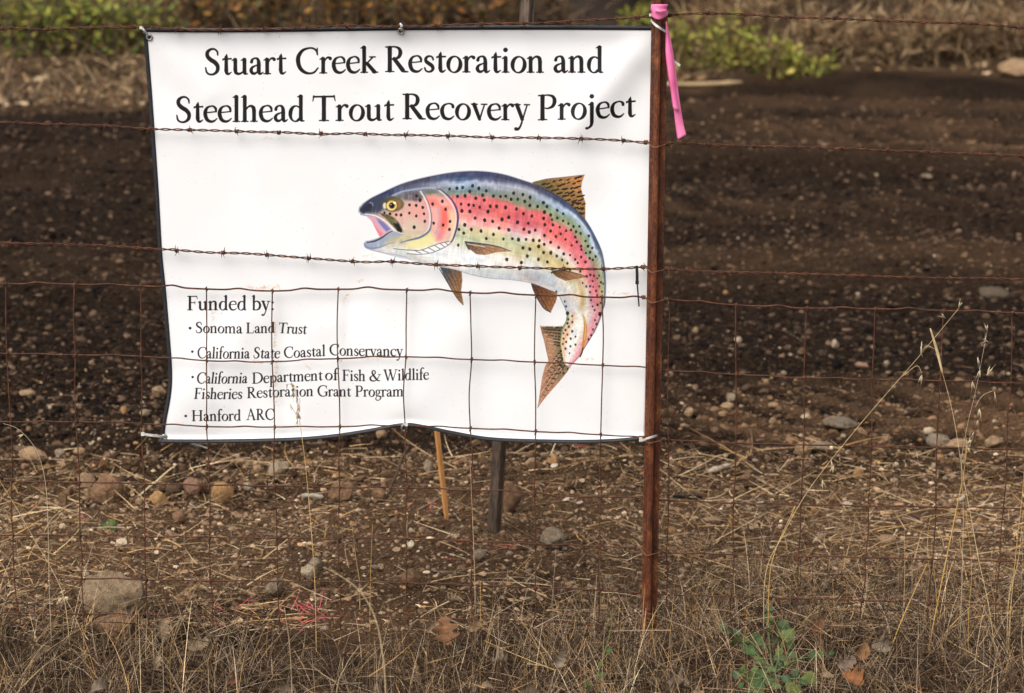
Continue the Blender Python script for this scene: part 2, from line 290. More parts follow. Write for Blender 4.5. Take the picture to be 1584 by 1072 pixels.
    wob = 0.035 * (vnoise(S * 26, T * 3, 3) - 0.5) * 2 + 0.02 * (vnoise(S * 130, T * 10, 4) - 0.5) * 2
    Tn = np.clip(T + wob * np.clip(T * 8, 0, 1) * np.clip((1 - T) * 8, 0, 1), 0, 1)
    navy, slate, pale, green, olive = (.22, .25, .37), (.36, .41, .52), (.66, .70, .78), (.47, .54, .51), (.58, .60, .42)
    red, coral, pink, tan, cream, white, grey = (.90, .46, .47), (.92, .58, .57), (.93, .74, .74), (.78, .72, .55), (.90, .87, .76), (.935, .93, .92), (.74, .74, .76)
    head = ramp(Tn, [(0, navy), (.06, (.28, .30, .42)), (.13, slate), (.2, (.55, .58, .64)), (.3, (.72, .66, .64)), (.42, (.86, .68, .64)), (.6, (.84, .74, .68)), (.74, (.80, .76, .60)), (.86, (.86, .85, .78)), (1, (.80, .80, .82))])
    fore = ramp(Tn, [(0, (.26,.29,.40)), (.03, (.25, .28, .41)), (.065, slate), (.10, (.72,.75,.82)), (.13, pale), (.165, (.55, .60, .64)), (.205, green), (.245, (.60, .55, .50)), (.275, red), (.40, red), (.47, coral), (.525, pink), (.56, (.80, .78, .66)), (.64, (.74, .76, .62)), (.72, (.86, .84, .72)), (.78, white), (.93, white), (1, (.82, .81, .83))])
    mid = ramp(Tn, [(0, (.26,.29,.40)), (.035, (.28, .32, .44)), (.07, (.74,.77,.82)), (.10, pale), (.13, (.56, .60, .54)), (.19, olive), (.24, (.66, .56, .44)), (.275, (.89, .42, .44)), (.40, red), (.455, coral), (.50, pink), (.54, (.90, .86, .82)), (.60, tan), (.70, (.82, .76, .58)), (.76, cream), (.83, (.86, .86, .86)), (.92, grey), (1, (.80, .79, .80))])
    aft = ramp(Tn, [(0, (.28, .31, .36)), (.04, (.58, .62, .60)), (.10, (.70, .70, .46)), (.17, (.76, .62, .50)), (.22, (.90, .50, .56)), (.34, (.92, .60, .64)), (.40, pink), (.46, cream), (.56, tan), (.63, (.90, .86, .76)), (.72, white), (.84, (.84, .85, .87)), (1, (.76, .77, .80))])
    ped = ramp(Tn, [(0, (.40, .38, .38)), (.04, (.84, .56, .60)), (.20, (.90, .62, .66)), (.30, (.86, .78, .74)), (.42, white), (.66, (.93, .92, .89)), (.76, (.92, .86, .76)), (.84, (.90, .70, .66)), (.92, (.90, .86, .62)), (1, (.55, .54, .46))])
    ps = [0.0, 0.15, 0.24, 0.34, 0.50, 0.60, 0.70, 0.78, 1.0]
    keys = [head, head, fore, fore, mid, mid, aft, ped, ped]
    col = np.zeros(T.shape + (3,))
    for i in range(len(ps) - 1):
        m = (S >= ps[i]) & (S <= ps[i + 1])
        f = ((S - ps[i]) / (ps[i + 1] - ps[i]))[..., None]
        col = np.where(m[..., None], keys[i] * (1 - f) + keys[i + 1] * f, col)
    # brushwork
    br = vnoise(S * 300, T * 14, 8) - 0.5; br2 = vnoise(S * 60, T * 26, 9) - 0.5; br3 = vnoise(S * 34, T * 90, 10) - 0.5
    col = np.clip(col + (0.10 * br + 0.09 * br2 + 0.07 * br3)[..., None] + (vnoise(S * 22, T * 7, 12) - .5)[..., None] * np.array([.10, .02, -.06]) + (vnoise(S * 15, T * 5, 13) - .5)[..., None] * np.array([.05, .09, .09]), 0, 1)
    acc = np.zeros((PH, PW, 4), np.float32)
    xi = PX[..., 0].astype(int).ravel(); yi = PX[..., 1].astype(int).ravel(); cf = col.reshape(-1, 3)
    idx = yi * PW + xi
    for c in range(3): acc[..., c] = np.bincount(idx, cf[:, c], PW * PH).reshape(PH, PW)
    acc[..., 3] = np.bincount(idx, None, PW * PH).reshape(PH, PW)
    for _ in range(2):                            # close pin-holes of the splat
        z = acc[..., 3] == 0
        sh = sum(np.roll(acc, d, a) for d, a in ((1, 0), (-1, 0), (1, 1), (-1, 1)))
        ok = z & (sum((np.roll(acc[..., 3], d, a) > 0).astype(int) for d, a in ((1, 0), (-1, 0), (1, 1), (-1, 1))) >= 3)
        acc[ok] = sh[ok]
    m = acc[..., 3] > 0
    pr.a[m] = acc[m][:, :3] / acc[m][:, 3:]
    # open mouth: clear the wedge in front of the lips, then the mouth lining
    bgc = (0.955, 0.957, 0.966)
    pr.poly(many(z4, (60, 520), (130, 535), (175, 545), (215, 590), (250, 660), (280, 720), (296, 748), (230, 775), (170, 782), (140, 800), (60, 800)), bgc)
    pr.poly(many(z4, (165, 538), (250, 555), (330, 600), (385, 650), (410, 682), (350, 710), (300, 748), (280, 716), (250, 655), (215, 585)), (.86, .66, .74))
    pr.poly(many(z4, (260, 560), (330, 600), (400, 670), (360, 695), (320, 650), (285, 605)), (.45, .48, .70), soft=6)
    pr.poly(many(z4, (225, 600), (260, 650), (300, 690), (330, 715), (300, 746), (275, 705), (245, 650)), (.93, .50, .54), soft=5)
    pr.stroke(many(z4, (165, 540), (215, 588), (250, 658), (280, 718), (298, 748)), 1.0, (.92, .68, .68))
    # snout and upper jaw
    pr.poly(many(z4, (92, 490), (105, 455), (140, 420), (210, 380), (300, 345), (350, 360), (330, 420), (320, 480), (270, 515), (180, 505), (120, 515)), (.24, .26, .34), soft=14, noise=.3)
    pr.poly(many(z4, (110, 480), (150, 430), (210, 410), (230, 440), (200, 490), (140, 505)), (.15, .16, .21), soft=14, op=.85)
    pr.stroke(many(z4, (200, 410), (222, 415), (228, 440)), 2.0, (.55, .60, .72), op=.8, soft=2)
    pr.stroke(many(z4, (97, 500), (125, 525), (180, 530), (260, 530), (330, 560)), (2.0, 2.2, 2, 1.6, 1), (.62, .64, .74), soft=2)
    pr.poly(many(z4, (290, 512), (370, 528), (440, 560), (495, 625), (522, 690), (505, 705), (470, 690), (425, 640), (370, 580)), (.30, .31, .22), soft=6, noise=.3)
    pr.poly(many(z4, (430, 610), (480, 620), (515, 680), (500, 702), (465, 680)), (.10, .10, .10), soft=6)
    pr.poly(many(z4, (350, 540), (420, 570), (450, 600), (420, 615), (370, 575)), (.46, .47, .24), soft=6, op=.7)
    pr.stroke(many(z4, (150, 522), (250, 538), (330, 580), (400, 640), (450, 690), (510, 712)), (1.2, 1.8, 2, 2, 1.8, 1), (.93, .93, .95), soft=1.6)
    # lower jaw
    pr.poly(many(z4, (142, 812), (158, 788), (230, 772), (300, 748), (370, 715), (415, 684), (470, 700), (520, 722), (460, 770), (360, 800), (300, 840), (220, 860), (165, 848)), (.60, .64, .72), soft=6, noise=.25)
    pr.stroke(many(z4, (172, 800), (250, 785), (320, 750), (370, 712), (418, 688)), (1.8, 2.4, 2.2, 1.8, 1.2), (.20, .23, .38), soft=2)
    pr.stroke(many(z4, (145, 815), (160, 845), (220, 858), (300, 845), (370, 815), (440, 800)), (2, 2.6, 2.6, 2.2, 1.6, 1), (.42, .50, .68), soft=4, op=.9)
    pr.poly(many(z4, (340, 800), (420, 745), (500, 730), (470, 780), (400, 810)), (.74, .70, .55), soft=10, op=.7)
    pr.stroke(many(z4, (200, 865), (300, 895), (420, 915), (520, 935), (600, 965)), 1.2, (.66, .60, .62), soft=2.5, op=.8)
    # cheek and gill cover
    pr.poly(many(z4, (540, 380), (690, 375), (760, 440), (780, 560), (760, 660), (690, 700), (580, 700), (530, 620), (500, 540)), (.90, .70, .66), soft=40, op=.75)
    pr.poly(many(z4, (540, 560), (640, 580), (720, 640), (660, 720), (560, 700)), (.84, .78, .68), soft=30, op=.8)
    pr.poly(many(z4, (560, 420), (660, 400), (740, 470), (740, 560), (660, 560)), (.93, .62, .58), soft=40, op=.6)
    pr.poly(many(z4, (740, 350), (840, 330), (960, 380), (1030, 470), (1050, 580), (1020, 700), (960, 780), (860, 800), (790, 740), (800, 600), (790, 460)), (.94, .70, .66), soft=24, op=.9)
    pr.poly(many(z4, (750, 350), (850, 370), (890, 440), (820, 450), (770, 420)), (.94, .48, .44), soft=24, op=.8)
    pr.poly(many(z4, (890, 450), (960, 450), (985, 560), (960, 640), (900, 700), (870, 640), (885, 560)), (.95, .42, .38), soft=26, op=.9)
    pr.poly(many(z4, (860, 690), (930, 700), (900, 770), (840, 780)), (.88, .48, .56), soft=18, op=.7)
    pr.poly(many(z4, (960, 480), (1035, 500), (1040, 620), (1000, 720), (975, 640)), (.96, .82, .66), soft=18, op=.7)
    pr.poly(many(z4, (470, 350), (560, 310), (660, 300), (715, 350), (690, 400), (610, 385), (540, 385)), (.38, .33, .35), soft=12, op=.9, noise=.4)
    pr.poly(many(z4, (720, 280), (820, 285), (850, 310), (780, 330), (735, 320)), (.40, .40, .34), soft=14, op=.7)
    pr.stroke(many(z4, (420, 340), (520, 300), (640, 280), (760, 265), (860, 270)), 2.6, (.68, .73, .82), soft=5, op=.8)
    pr.poly(many(z4, (560, 790), (700, 745), (790, 700), (840, 760), (800, 830), (680, 860), (560, 850)), (.93, .89, .64), soft=24, op=.9)
    pr.stroke(many(z4, (860, 460), (882, 550), (868, 650), (835, 710)), 2.2, (.76, .64, .76), soft=4, op=.8)
    pr.stroke(many(z4, (695, 300), (735, 370), (768, 450), (786, 530), (788, 600), (772, 670), (735, 712)), 2.6, (.95, .90, .86), soft=3, op=.8)
    pr.stroke(many(z4, (700, 285), (748, 360), (782, 445), (799, 530), (800, 600), (786, 670), (748, 715), (680, 752), (590, 775), (500, 800)), (1, 1.2, 1.2, 1.6, 1.8, 2.6, 3, 3, 2.4, 1), (.38, .40, .56), soft=2.2, op=.9)
    pr.stroke(many(z4, (880, 292), (945, 350), (995, 415), (1028, 480), (1040, 555), (1032, 640), (1010, 715), (980, 775)), 2.6, (.95, .88, .84), soft=4, op=.75)
    pr.stroke(many(z4, (850, 268), (905, 293), (965, 345), (1012, 400), (1046, 470), (1060, 550), (1052, 640), (1032, 710), (1008, 775), (965, 820), (910, 855), (850, 880)), (1, 1.6, 2, 2.4, 2.8, 3, 2.8, 2.4, 2, 1.8, 1.6, 1), (.30, .26, .44), soft=1.8)
    pr.poly(many(z4, (560, 885), (700, 880), (830, 835), (970, 790), (990, 800), (930, 848), (850, 880), (720, 912), (600, 905)), (.95, .95, .94), soft=4)
    for a, b in (((640, 880), (700, 905)), ((705, 872), (775, 900)), ((770, 850), (835, 885)), ((835, 830), (890, 865)), ((890, 812), (935, 845)), ((935, 800), (965, 822))):
        pr.stroke([z4(*a), z4(*b)], 1.1, (.30, .30, .38), smooth=False, soft=1.4, op=.9)
    pr.stroke(many(z4, (430, 860), (560, 872), (690, 875), (790, 840), (880, 808), (970, 788)), 1.2, (.36, .38, .46), soft=1.6, op=.9)
    pr.stroke(many(z4, (560, 908), (700, 915), (820, 895), (920, 850)), 1.2, (.40, .40, .46), soft=1.6, op=.8)
    # eye
    def disc(cx, cy, rx, ry, col, soft=2.0, op=1.0):
        pr.poly([z4(cx + rx * math.cos(a), cy + ry * math.sin(a)) for a in np.linspace(0, 2 * math.pi, 28, endpoint=False)], col, soft=soft, op=op)
    disc(425, 425, 104, 72, (.28, .28, .22), soft=10)
    disc(440, 418, 80, 52, (.42, .40, .20), soft=6); disc(470, 430, 36, 44, (.58, .42, .28), soft=8)
    disc(345, 440, 20, 30, (.90, .86, .74), soft=5)
    disc(412, 438, 58, 56, (.16, .14, .12)); disc(412, 438, 54, 52, (.84, .68, .34)); disc(408, 445, 46, 42, (.93, .82, .52), soft=4)
    disc(414, 438, 31, 32, (.55, .42, .20)); disc(414, 438, 24, 26, (.06, .05, .06)); disc(440, 412, 15, 13, (.97, .95, .92)); disc(404, 430, 6, 6, (.85, .85, .85))
    # small fins on the flank
    fin(many(z3, (675, 475), (760, 482), (860, 500), (945, 530), (860, 535), (790, 552), (740, 545), (700, 515)), (.40, .30, .22), (.66, .50, .37), (z3(690, 490), z3(800, 545)),
        [(z3(700, 490), z3(790, 545), .7, .5), (z3(740, 492), z3(840, 535), .7, .5), (z3(780, 498), z3(890, 530), .6, .4)])
    pr.stroke(many(z3, (676, 474), (760, 484), (860, 500), (945, 528)), (2, 2, 1.6, .8), (.24, .26, .32), soft=1.6)
    pr.stroke(many(z3, (690, 486), (730, 493), (790, 503)), 1.4, (.90, .88, .86), soft=2, op=.8)
    pr.stroke(many(z3, (678, 478), (690, 505), (700, 520)), 1.6, (.24, .26, .30), soft=1.6)
    fin(many(z3, (1180, 648), (1240, 640), (1310, 655), (1395, 680), (1330, 690), (1265, 703), (1210, 678)), (.42, .30, .20), (.70, .50, .35), (z3(1200, 650), z3(1300, 695)),
        [(z3(1210, 660), z3(1290, 695), .7, .5), (z3(1250, 655), z3(1330, 688), .7, .4)])
    pr.stroke(many(z3, (1182, 655), (1200, 645), (1250, 642), (1320, 657), (1395, 680)), (2.4, 2, 1.4, 1, .8), (.22, .20, .22), soft=1.6)
    pr.poly(many(z6, (688, 328), (708, 355), (725, 440), (716, 520), (702, 580), (672, 652), (664, 645), (684, 580), (694, 500), (700, 420)), (.72, .52, .20), soft=3, noise=.3)
    pr.stroke(many(z6, (692, 585), (684, 620), (670, 650)), 2, (.20, .17, .12), soft=1.8)
    pr.stroke(many(z6, (696, 345), (712, 420), (704, 520)), 1.2, (.86, .72, .44), soft=1.6)
    # outline shadows on the back and the belly
    pr.stroke(back[:22], [1] + [2.4] * 14 + [1.6] * 7, (.20, .22, .33), soft=5, op=.5)
    pr.stroke(belly[5:17], .8, (.60, .54, .60), soft=1.8, op=.8)
    pr.stroke(belly[16:24], .9, (.40, .40, .34), soft=1.8, op=.8)
    # black spots
    sp3 = [(628,160),(662,157),(703,180),(720,147),(756,161),(800,176),(632,208),(676,205),(738,219),(778,202),(788,230),(842,207),(883,210),(914,207),(960,190),(945,226),(984,225),(1014,198),(1025,238),(1056,215),(1055,262),(1100,268),(1135,245),(1155,268),(652,254),(697,258),(726,261),(761,272),(823,266),(861,267),(912,273),(977,282),(657,293),(704,297),(810,297),(1017,310),(1067,324),(1140,300),(1177,317),(1135,337),(735,335),(791,348),(837,355),(892,343),(932,331),(983,360),(1046,366),(1143,374),(1184,345),(1190,376),(1215,335),(1250,352),(674,375),(712,402),(769,411),(842,431),(874,394),(932,405),(1020,401),(1052,418),(1087,406),(1140,438),(1177,411),(1207,443),(1230,388),(1236,428),(1267,410),(1296,405),(1280,368),(1325,415),(1320,447),(1352,425),(640,402),(668,423),(800,455),(900,458),(953,456),(989,462),(1033,460),(1075,465),(1110,467),(1139,489),(1177,477),(1107,502),(1224,508),(1263,460),(1300,495),(1355,500),(1330,475),(1380,470),(1395,500),(1015,510),(1055,517),(1136,537),(1178,538),(1212,558),(1253,545),(1290,552),(1244,580),(1320,577),(1357,520),(1355,563),(1383,540),(1408,535),(1380,592),(1423,580),(1405,570),(1040,558),(1105,577),(1158,592),(1275,600),(1335,597),(1005,595),(920,577),(1185,635),(1290,635),(1215,290),(1250,310),(1310,385),(1440,560),(1345,385),(1400,440),(1420,510),(636,493),(585,165)]
    sp6 = [(690,95),(718,122),(745,165),(752,225),(765,272),(780,300),(802,260),(782,375),(795,405),(768,445),(755,490),(770,125),(790,155),(800,60),(765,80),(815,120),(835,160),(825,245),(580,370),(575,400),(560,450),(545,475),(575,485),(585,425),(612,390),(610,345),(610,460),(598,515),(545,515),(565,540),(540,555),(597,572),(560,590),(635,500),(635,560),(590,625),(720,45),(672,8),(748,35),(775,40),(815,40),(828,90),(845,100),(745,120),(800,190),(735,520),(490,160),(555,235),(565,272),(550,720),(520,710),(540,745),(575,742),(545,775),(520,770),(530,640),(535,665),(525,610)]
    def spot(c, r, op=.92):
        a0 = rg.rand() * 6.3
        pts = [(c[0] + r * (0.85 + 0.3 * rg.rand()) * math.cos(a), c[1] + r * 1.2 * (0.85 + 0.3 * rg.rand()) * math.sin(a)) for a in np.linspace(a0, a0 + 2 * math.pi, 10, endpoint=False)]
        pr.poly(pts, (.10, .085, .10), op=op, soft=1.8)
    for q in sp3: spot(z3(*q), 2.1 + 0.6 * rg.rand() if 600 < q[0] < 1180 else 1.7 + .5 * rg.rand(), .8 + .17 * rg.rand())
    for q in sp6: spot(z6(*q), 1.3 + .6 * rg.rand(), .7 + .2 * rg.rand())
    spot(z6(820, 330), 2.8); spot(z6(576, 325), 2.6)
    for q in [(585,432),(652,438),(716,457),(728,520),(736,592),(652,540),(584,512),(503,531),(632,650),(455,527),(395,520),(340,510),(812,424),(908,396),(940,475),(983,592),(915,628),(977,672),(822,610),(690,385),(655,345)]:
        spot(z4(*q), 1.7 + .7 * rg.rand())

def paint_banner():
    pr = Print()
    W = lambda *a, **k: word(pr, *a, **k)
    W('Stuart', 315, 441, 116.5, 115.5, 40); W('Creek', 457, 581.5, 115, 113.5, 40); W('Restoration', 595, 842, 112.5, 113.5, 40); W('and', 857, 934, 113, 113.5, 40)
    W('Steelhead', 270, 470.5, 190.5, 189, 39.5); W('Trout', 483, 608, 188.5, 187.5, 39.5); W('Recovery', 622, 818.5, 185.5, 187.5, 39.5); W('Project', 832, 983, 187.5, 182, 39.5)
    W('Funded', 288, 380.5, 482, 481.5, 22); W('by:', 389, 423, 481.5, 481.5, 22)
    W('.', 289, 296, 515, 515, 17); W('Sonoma', 301, 374, 517, 517, 16.5); W('Land', 380, 424, 517, 517, 16.5); W('Trust', 429, 472.5, 517.5, 518.5, 16.5, slant=.12)
    W('.', 293, 299.5, 551, 551, 17); W('California', 304, 385, 555.5, 556, 17, slant=.05); W('State', 390.5, 431, 556, 556.5, 17, slant=.11); W('Coastal', 438, 502.5, 556, 552.5, 17); W('Conservancy', 509, 622.5, 551, 552.5, 17)
    W('.', 294, 300, 590, 590, 17); W('California', 303, 381, 594.5, 594.5, 17, slant=.12); W('Department', 389, 498, 595.5, 590, 17); W('of', 502.5, 522, 589.5, 589.5, 17); W('Fish', 529, 565, 590.5, 590.5, 17); W('&', 571, 588, 590.5, 590.5, 17); W('Wildlife', 593, 663, 590, 588.5, 17)
    W('Fisheries', 299, 373, 618.5, 619, 17, slant=.10); W('Restoration', 381, 484, 618, 614.5, 17); W('Grant', 490.5, 542, 615, 615, 17); W('Program', 549, 624, 615, 614, 17)
    W('.', 283, 289.5, 650.5, 650.5, 17); W('Hanford', 295.5, 371.5, 653.5, 653, 17); W('ARC', 380, 423, 652, 651.5, 17)
    paint_trout(pr)
    # dust specks, rust rubbed off the wires
    rg = np.random.RandomState(11)
    for _ in range(900):
        x, y = rg.uniform(235, 1000), rg.uniform(50, 675)
        if vnoise(np.array([x * .012]), np.array([y * .012]), 21)[0] < 0.42: continue
        r = rg.uniform(.35, .8) if rg.rand() < .95 else rg.uniform(.8, 1.3)
        pr.stroke([(x, y), (x + .3, y + .1)], r, (.45, .40, .38), op=rg.uniform(.25, .6), smooth=False)
    stains = [((398, 447), (430, 446), 22), ((424, 500), (422, 540), 26), ((426, 560), (424, 600), 24), ((388, 562), (404, 563), 9), ((540, 555), (590, 556), 12), ((524, 556), (526, 561), 5), ((626, 555), (628, 560), 6), ((560, 397), (580, 398), 6), ((380, 446), (396, 447), 8), ((942, 454), (975, 457), 10), ((890, 556), (918, 558), 8), ((550, 438), (560, 436), 5), ((325, 470), (328, 520), 8), ((530, 470), (536, 455), 8), ((407, 215), (432, 217), 6), ((425, 610), (423, 640), 8), ((360, 205), (400, 208), 5), ((470, 565), (478, 575), 4)]
    for a, b, n in stains:
        for _ in range(n * 3):
            t = rg.rand(); x = a[0] + (b[0] - a[0]) * t + rg.normal(0, 1.2); y = a[1] + (b[1] - a[1]) * t + rg.normal(0, 1.2)
            L = rg.uniform(.5, 4); ang = rg.normal(-.3, .5)
            pr.stroke([(x, y), (x + L * math.cos(ang), y + L * math.sin(ang))], rg.uniform(.4, 1.3), (.86, .58, .36), op=rg.uniform(.08, .38), smooth=False, soft=1.6)
    return pr.a
# ------------------------------------------------------------------ mesh and object helpers
COL = scene.collection
def tag(o, label=None, cat=None, group=None, kind=None):
    for k, v in (('label', label), ('category', cat), ('group', group), ('kind', kind)):
        if v is not None: o[k] = v
    return o
def mesh(name, verts, faces, mat=None, smooth=True, cols=None, uvs=None):
    """verts (n,3), faces: (m,k) array or list of arrays of one k each; cols (n,3) per-vertex colour."""
    me = bpy.data.meshes.new(name)
    verts = np.asarray(verts, np.float32)
    if isinstance(faces, np.ndarray): faces = [faces]
    faces = [np.asarray(f, np.int32) for f in faces if len(f)]
    nl = sum(f.size for f in faces); nf = sum(len(f) for f in faces)
    me.vertices.add(len(verts)); me.vertices.foreach_set('co', verts.ravel())
    me.loops.add(nl); me.loops.foreach_set('vertex_index', np.concatenate([f.ravel() for f in faces]))
    me.polygons.add(nf)
    tot = np.concatenate([np.full(len(f), f.shape[1], np.int32) for f in faces])
    me.polygons.foreach_set('loop_start', np.concatenate([[0], np.cumsum(tot)[:-1]]).astype(np.int32))
    me.polygons.foreach_set('loop_total', tot)
    me.polygons.foreach_set('use_smooth', np.full(nf, smooth))
    if cols is not None:
        a = me.color_attributes.new('tint', 'FLOAT_COLOR', 'POINT')
        c = np.ones((len(verts), 4), np.float32); c[:, :3] = cols
        a.data.foreach_set('color', c.ravel())
    if uvs is not None:
        u = me.uv_layers.new(name='print')
        li = np.concatenate([f.ravel() for f in faces])
        u.data.foreach_set('uv', np.asarray(uvs, np.float32)[li].ravel())
    if mat is not None: me.materials.append(mat)
    me.update(calc_edges=True)
    return me
def obj(name, me, parent=None, loc=(0, 0, 0)):
    o = bpy.data.objects.new(name, me); COL.objects.link(o)
    o.location = loc
    if parent is not None: o.parent = parent
    return o
def thing(name, label, cat, loc=(0, 0, 0), group=None):
    o = bpy.data.objects.new(name, None); COL.objects.link(o); o.location = loc
    o.empty_display_size = 0.05
    return tag(o, label, cat, group)
def rel(v, loc): return np.asarray(v, float) - np.asarray(loc, float)

def tube(pts, rad, n=6, caps=True):
    """Tube along a polyline; rad one radius or one per point. Returns verts, [quads, tris]."""
    p = np.asarray(pts, float); m = len(p)
    r = np.broadcast_to(np.asarray(rad, float), (m,))
    t = np.gradient(p, axis=0); t /= np.linalg.norm(t, axis=1)[:, None] + 1e-12
    a = np.array([0, 0, 1.0]) if abs(t[0][2]) < 0.9 else np.array([1.0, 0, 0])
    u = np.empty_like(p); u[0] = np.cross(t[0], a); u[0] /= np.linalg.norm(u[0])
    for i in range(1, m):
        w = u[i - 1] - t[i] * (u[i - 1] @ t[i]); u[i] = w / (np.linalg.norm(w) + 1e-12)
    v = np.cross(t, u)
    ang = np.arange(n) * 2 * math.pi / n
    V = p[:, None] + r[:, None, None] * (np.cos(ang)[None, :, None] * u[:, None] + np.sin(ang)[None, :, None] * v[:, None])
    V = V.reshape(-1, 3)
    i = np.arange(m - 1)[:, None] * n; j = np.arange(n)[None]; k = (j + 1) % n
    q = np.stack([i + j, i + k, i + n + k, i + n + j], -1).reshape(-1, 4)
    tr = np.zeros((0, 3), int)
    if caps:
        V = np.vstack([V, p[:1], p[-1:]]); c0, c1 = m * n, m * n + 1
        jj = np.arange(n); kk = (jj + 1) % n; b = (m - 1) * n
        tr = np.vstack([np.stack([np.full(n, c0), kk, jj], -1), np.stack([np.full(n, c1), b + jj, b + kk], -1)])
    return V, [q, tr]
def join(parts):
    """parts: list of (verts, [faces..]) -> one (verts, faces by size)."""
    V, F, off = [], {}, 0
    for v, fs in parts:
        for f in fs:
            if len(f): F.setdefault(np.asarray(f).shape[1], []).append(np.asarray(f) + off)
        V.append(v); off += len(v)
    return np.vstack(V), [np.vstack(x) for x in F.values()]
def boxm(cx, cy, cz, sx, sy, sz):
    v = np.array([(x, y, z) for x in (-.5, .5) for y in (-.5, .5) for z in (-.5, .5)]) * (sx, sy, sz) + (cx, cy, cz)
    f = np.array([(0, 1, 3, 2), (4, 6, 7, 5), (0, 4, 5, 1), (2, 3, 7, 6), (0, 2, 6, 4), (1, 5, 7, 3)])
    return v, [f]
def icos(sub):
    t = (1 + 5 ** .5) / 2
    v = [(-1, t, 0), (1, t, 0), (-1, -t, 0), (1, -t, 0), (0, -1, t), (0, 1, t), (0, -1, -t), (0, 1, -t), (t, 0, -1), (t, 0, 1), (-t, 0, -1), (-t, 0, 1)]
    f = [(0, 11, 5), (0, 5, 1), (0, 1, 7), (0, 7, 10), (0, 10, 11), (1, 5, 9), (5, 11, 4), (11, 10, 2), (10, 7, 6), (7, 1, 8), (3, 9, 4), (3, 4, 2), (3, 2, 6), (3, 6, 8), (3, 8, 9), (4, 9, 5), (2, 4, 11), (6, 2, 10), (8, 6, 7), (9, 8, 1)]
    v = [np.array(x) / np.linalg.norm(x) for x in v]
    for _ in range(sub):
        c, nf = {}, []
        def mid(a, b):
            k = (min(a, b), max(a, b))
            if k not in c:
                m = v[a] + v[b]; v.append(m / np.linalg.norm(m)); c[k] = len(v) - 1
            return c[k]
        for a, b, d in f:
            x, y, z = mid(a, b), mid(b, d), mid(d, a); nf += [(a, x, z), (b, y, x), (d, z, y), (x, y, z)]
        f = nf
    return np.array(v), np.array(f)

# ------------------------------------------------------------------ materials
def new_mat(name, rough=0.9, spec=0.2):
    m = bpy.data.materials.new(name); m.use_nodes = True
    b = m.node_tree.nodes['Principled BSDF']
    b.inputs['Roughness'].default_value = rough; b.inputs['Specular IOR Level'].default_value = spec
    return m, m.node_tree.nodes, m.node_tree.links, b
def n_noise(N, L, vec, scale, detail=4, rough=0.6):
    t = N.new('ShaderNodeTexNoise'); t.inputs['Scale'].default_value = scale; t.inputs['Detail'].default_value = detail; t.inputs['Roughness'].default_value = rough
    if vec is not None: L.new(vec, t.inputs['Vector'])
    return t
def n_ramp(N, L, fac, stops):
    r = N.new('ShaderNodeValToRGB'); e = r.color_ramp.elements
    e[0].position, e[0].color = stops[0][0], (*stops[0][1], 1); e[1].position, e[1].color = stops[-1][0], (*stops[-1][1], 1)
    for p, c in stops[1:-1]:
        x = e.new(p); x.color = (*c, 1)
    L.new(fac, r.inputs[0]); return r
def n_mix(N, L, fac, a, b, mode='MIX'):
    m = N.new('ShaderNodeMix'); m.data_type = 'RGBA'; m.blend_type = mode
    for sock, val in ((m.inputs[0], fac), (m.inputs[6], a), (m.inputs[7], b)):
        if hasattr(val, 'is_output') or hasattr(val, 'links'): L.new(val, sock)
        elif isinstance(val, (int, float)): sock.default_value = val
        else: sock.default_value = (*val, 1)
    return m.outputs[2]
def n_bump(N, L, b, h, strength, dist):
    u = N.new('ShaderNodeBump'); u.inputs['Strength'].default_value = strength; u.inputs['Distance'].default_value = dist
    L.new(h, u.inputs['Height']); L.new(u.outputs[0], b.inputs['Normal'])
def pos(N): return N.new('ShaderNodeNewGeometry').outputs['Position']
def objco(N): return N.new('ShaderNodeTexCoord').outputs['Object']

def mat_tint(name, rough=0.85, spec=0.15, noise_scale=120.0, var=0.25, transl=0.0, bump=0.0):
    """Colour from the mesh's own 'tint' attribute, broken up with fine grain."""
    m, N, L, b = new_mat(name, rough, spec)
    a = N.new('ShaderNodeAttribute'); a.attribute_name = 'tint'
    nz = n_noise(N, L, pos(N), noise_scale, 3)
    lo, hi = 1 - var, 1 + var
    r = n_ramp(N, L, nz.outputs[0], [(0.3, (lo, lo, lo)), (0.7, (hi, hi, hi))])
    c = n_mix(N, L, 1.0, a.outputs['Color'], r.outputs[0], 'MULTIPLY')
    L.new(c, b.inputs['Base Color'])
    if bump: n_bump(N, L, b, nz.outputs[0], 0.6, bump)
    if transl:
        tr = N.new('ShaderNodeBsdfTranslucent'); L.new(c, tr.inputs[0])
        mx = N.new('ShaderNodeMixShader'); mx.inputs[0].default_value = transl
        L.new(b.outputs[0], mx.inputs[1]); L.new(tr.outputs[0], mx.inputs[2]); L.new(mx.outputs[0], N['Material Output'].inputs[0])
    return m
def mat_rust(name, dark=(0.045, 0.016, 0.008), mid=(0.13, 0.042, 0.016), hi=(0.24, 0.085, 0.03), scale=60.0, rough=0.7, stretch=1.0, bump=0.0008):
    m, N, L, b = new_mat(name, rough, 0.35)
    mp = N.new('ShaderNodeMapping'); mp.inputs['Scale'].default_value = (1, 1, stretch); L.new(pos(N), mp.inputs[0])
    n1 = n_noise(N, L, mp.outputs[0], scale, 6, 0.7); n2 = n_noise(N, L, mp.outputs[0], scale * 7, 3, 0.6)
    r = n_ramp(N, L, n1.outputs[0], [(0.30, dark), (0.52, mid), (0.74, hi)])
    r2 = n_ramp(N, L, n2.outputs[0], [(0.36, (0.45, 0.42, 0.40)), (0.6, (1.1, 1.1, 1.1))])
    L.new(n_mix(N, L, 1.0, r.outputs[0], r2.outputs[0], 'MULTIPLY'), b.inputs['Base Color'])
    n_bump(N, L, b, n2.outputs[0], 0.7, bump)
    return m
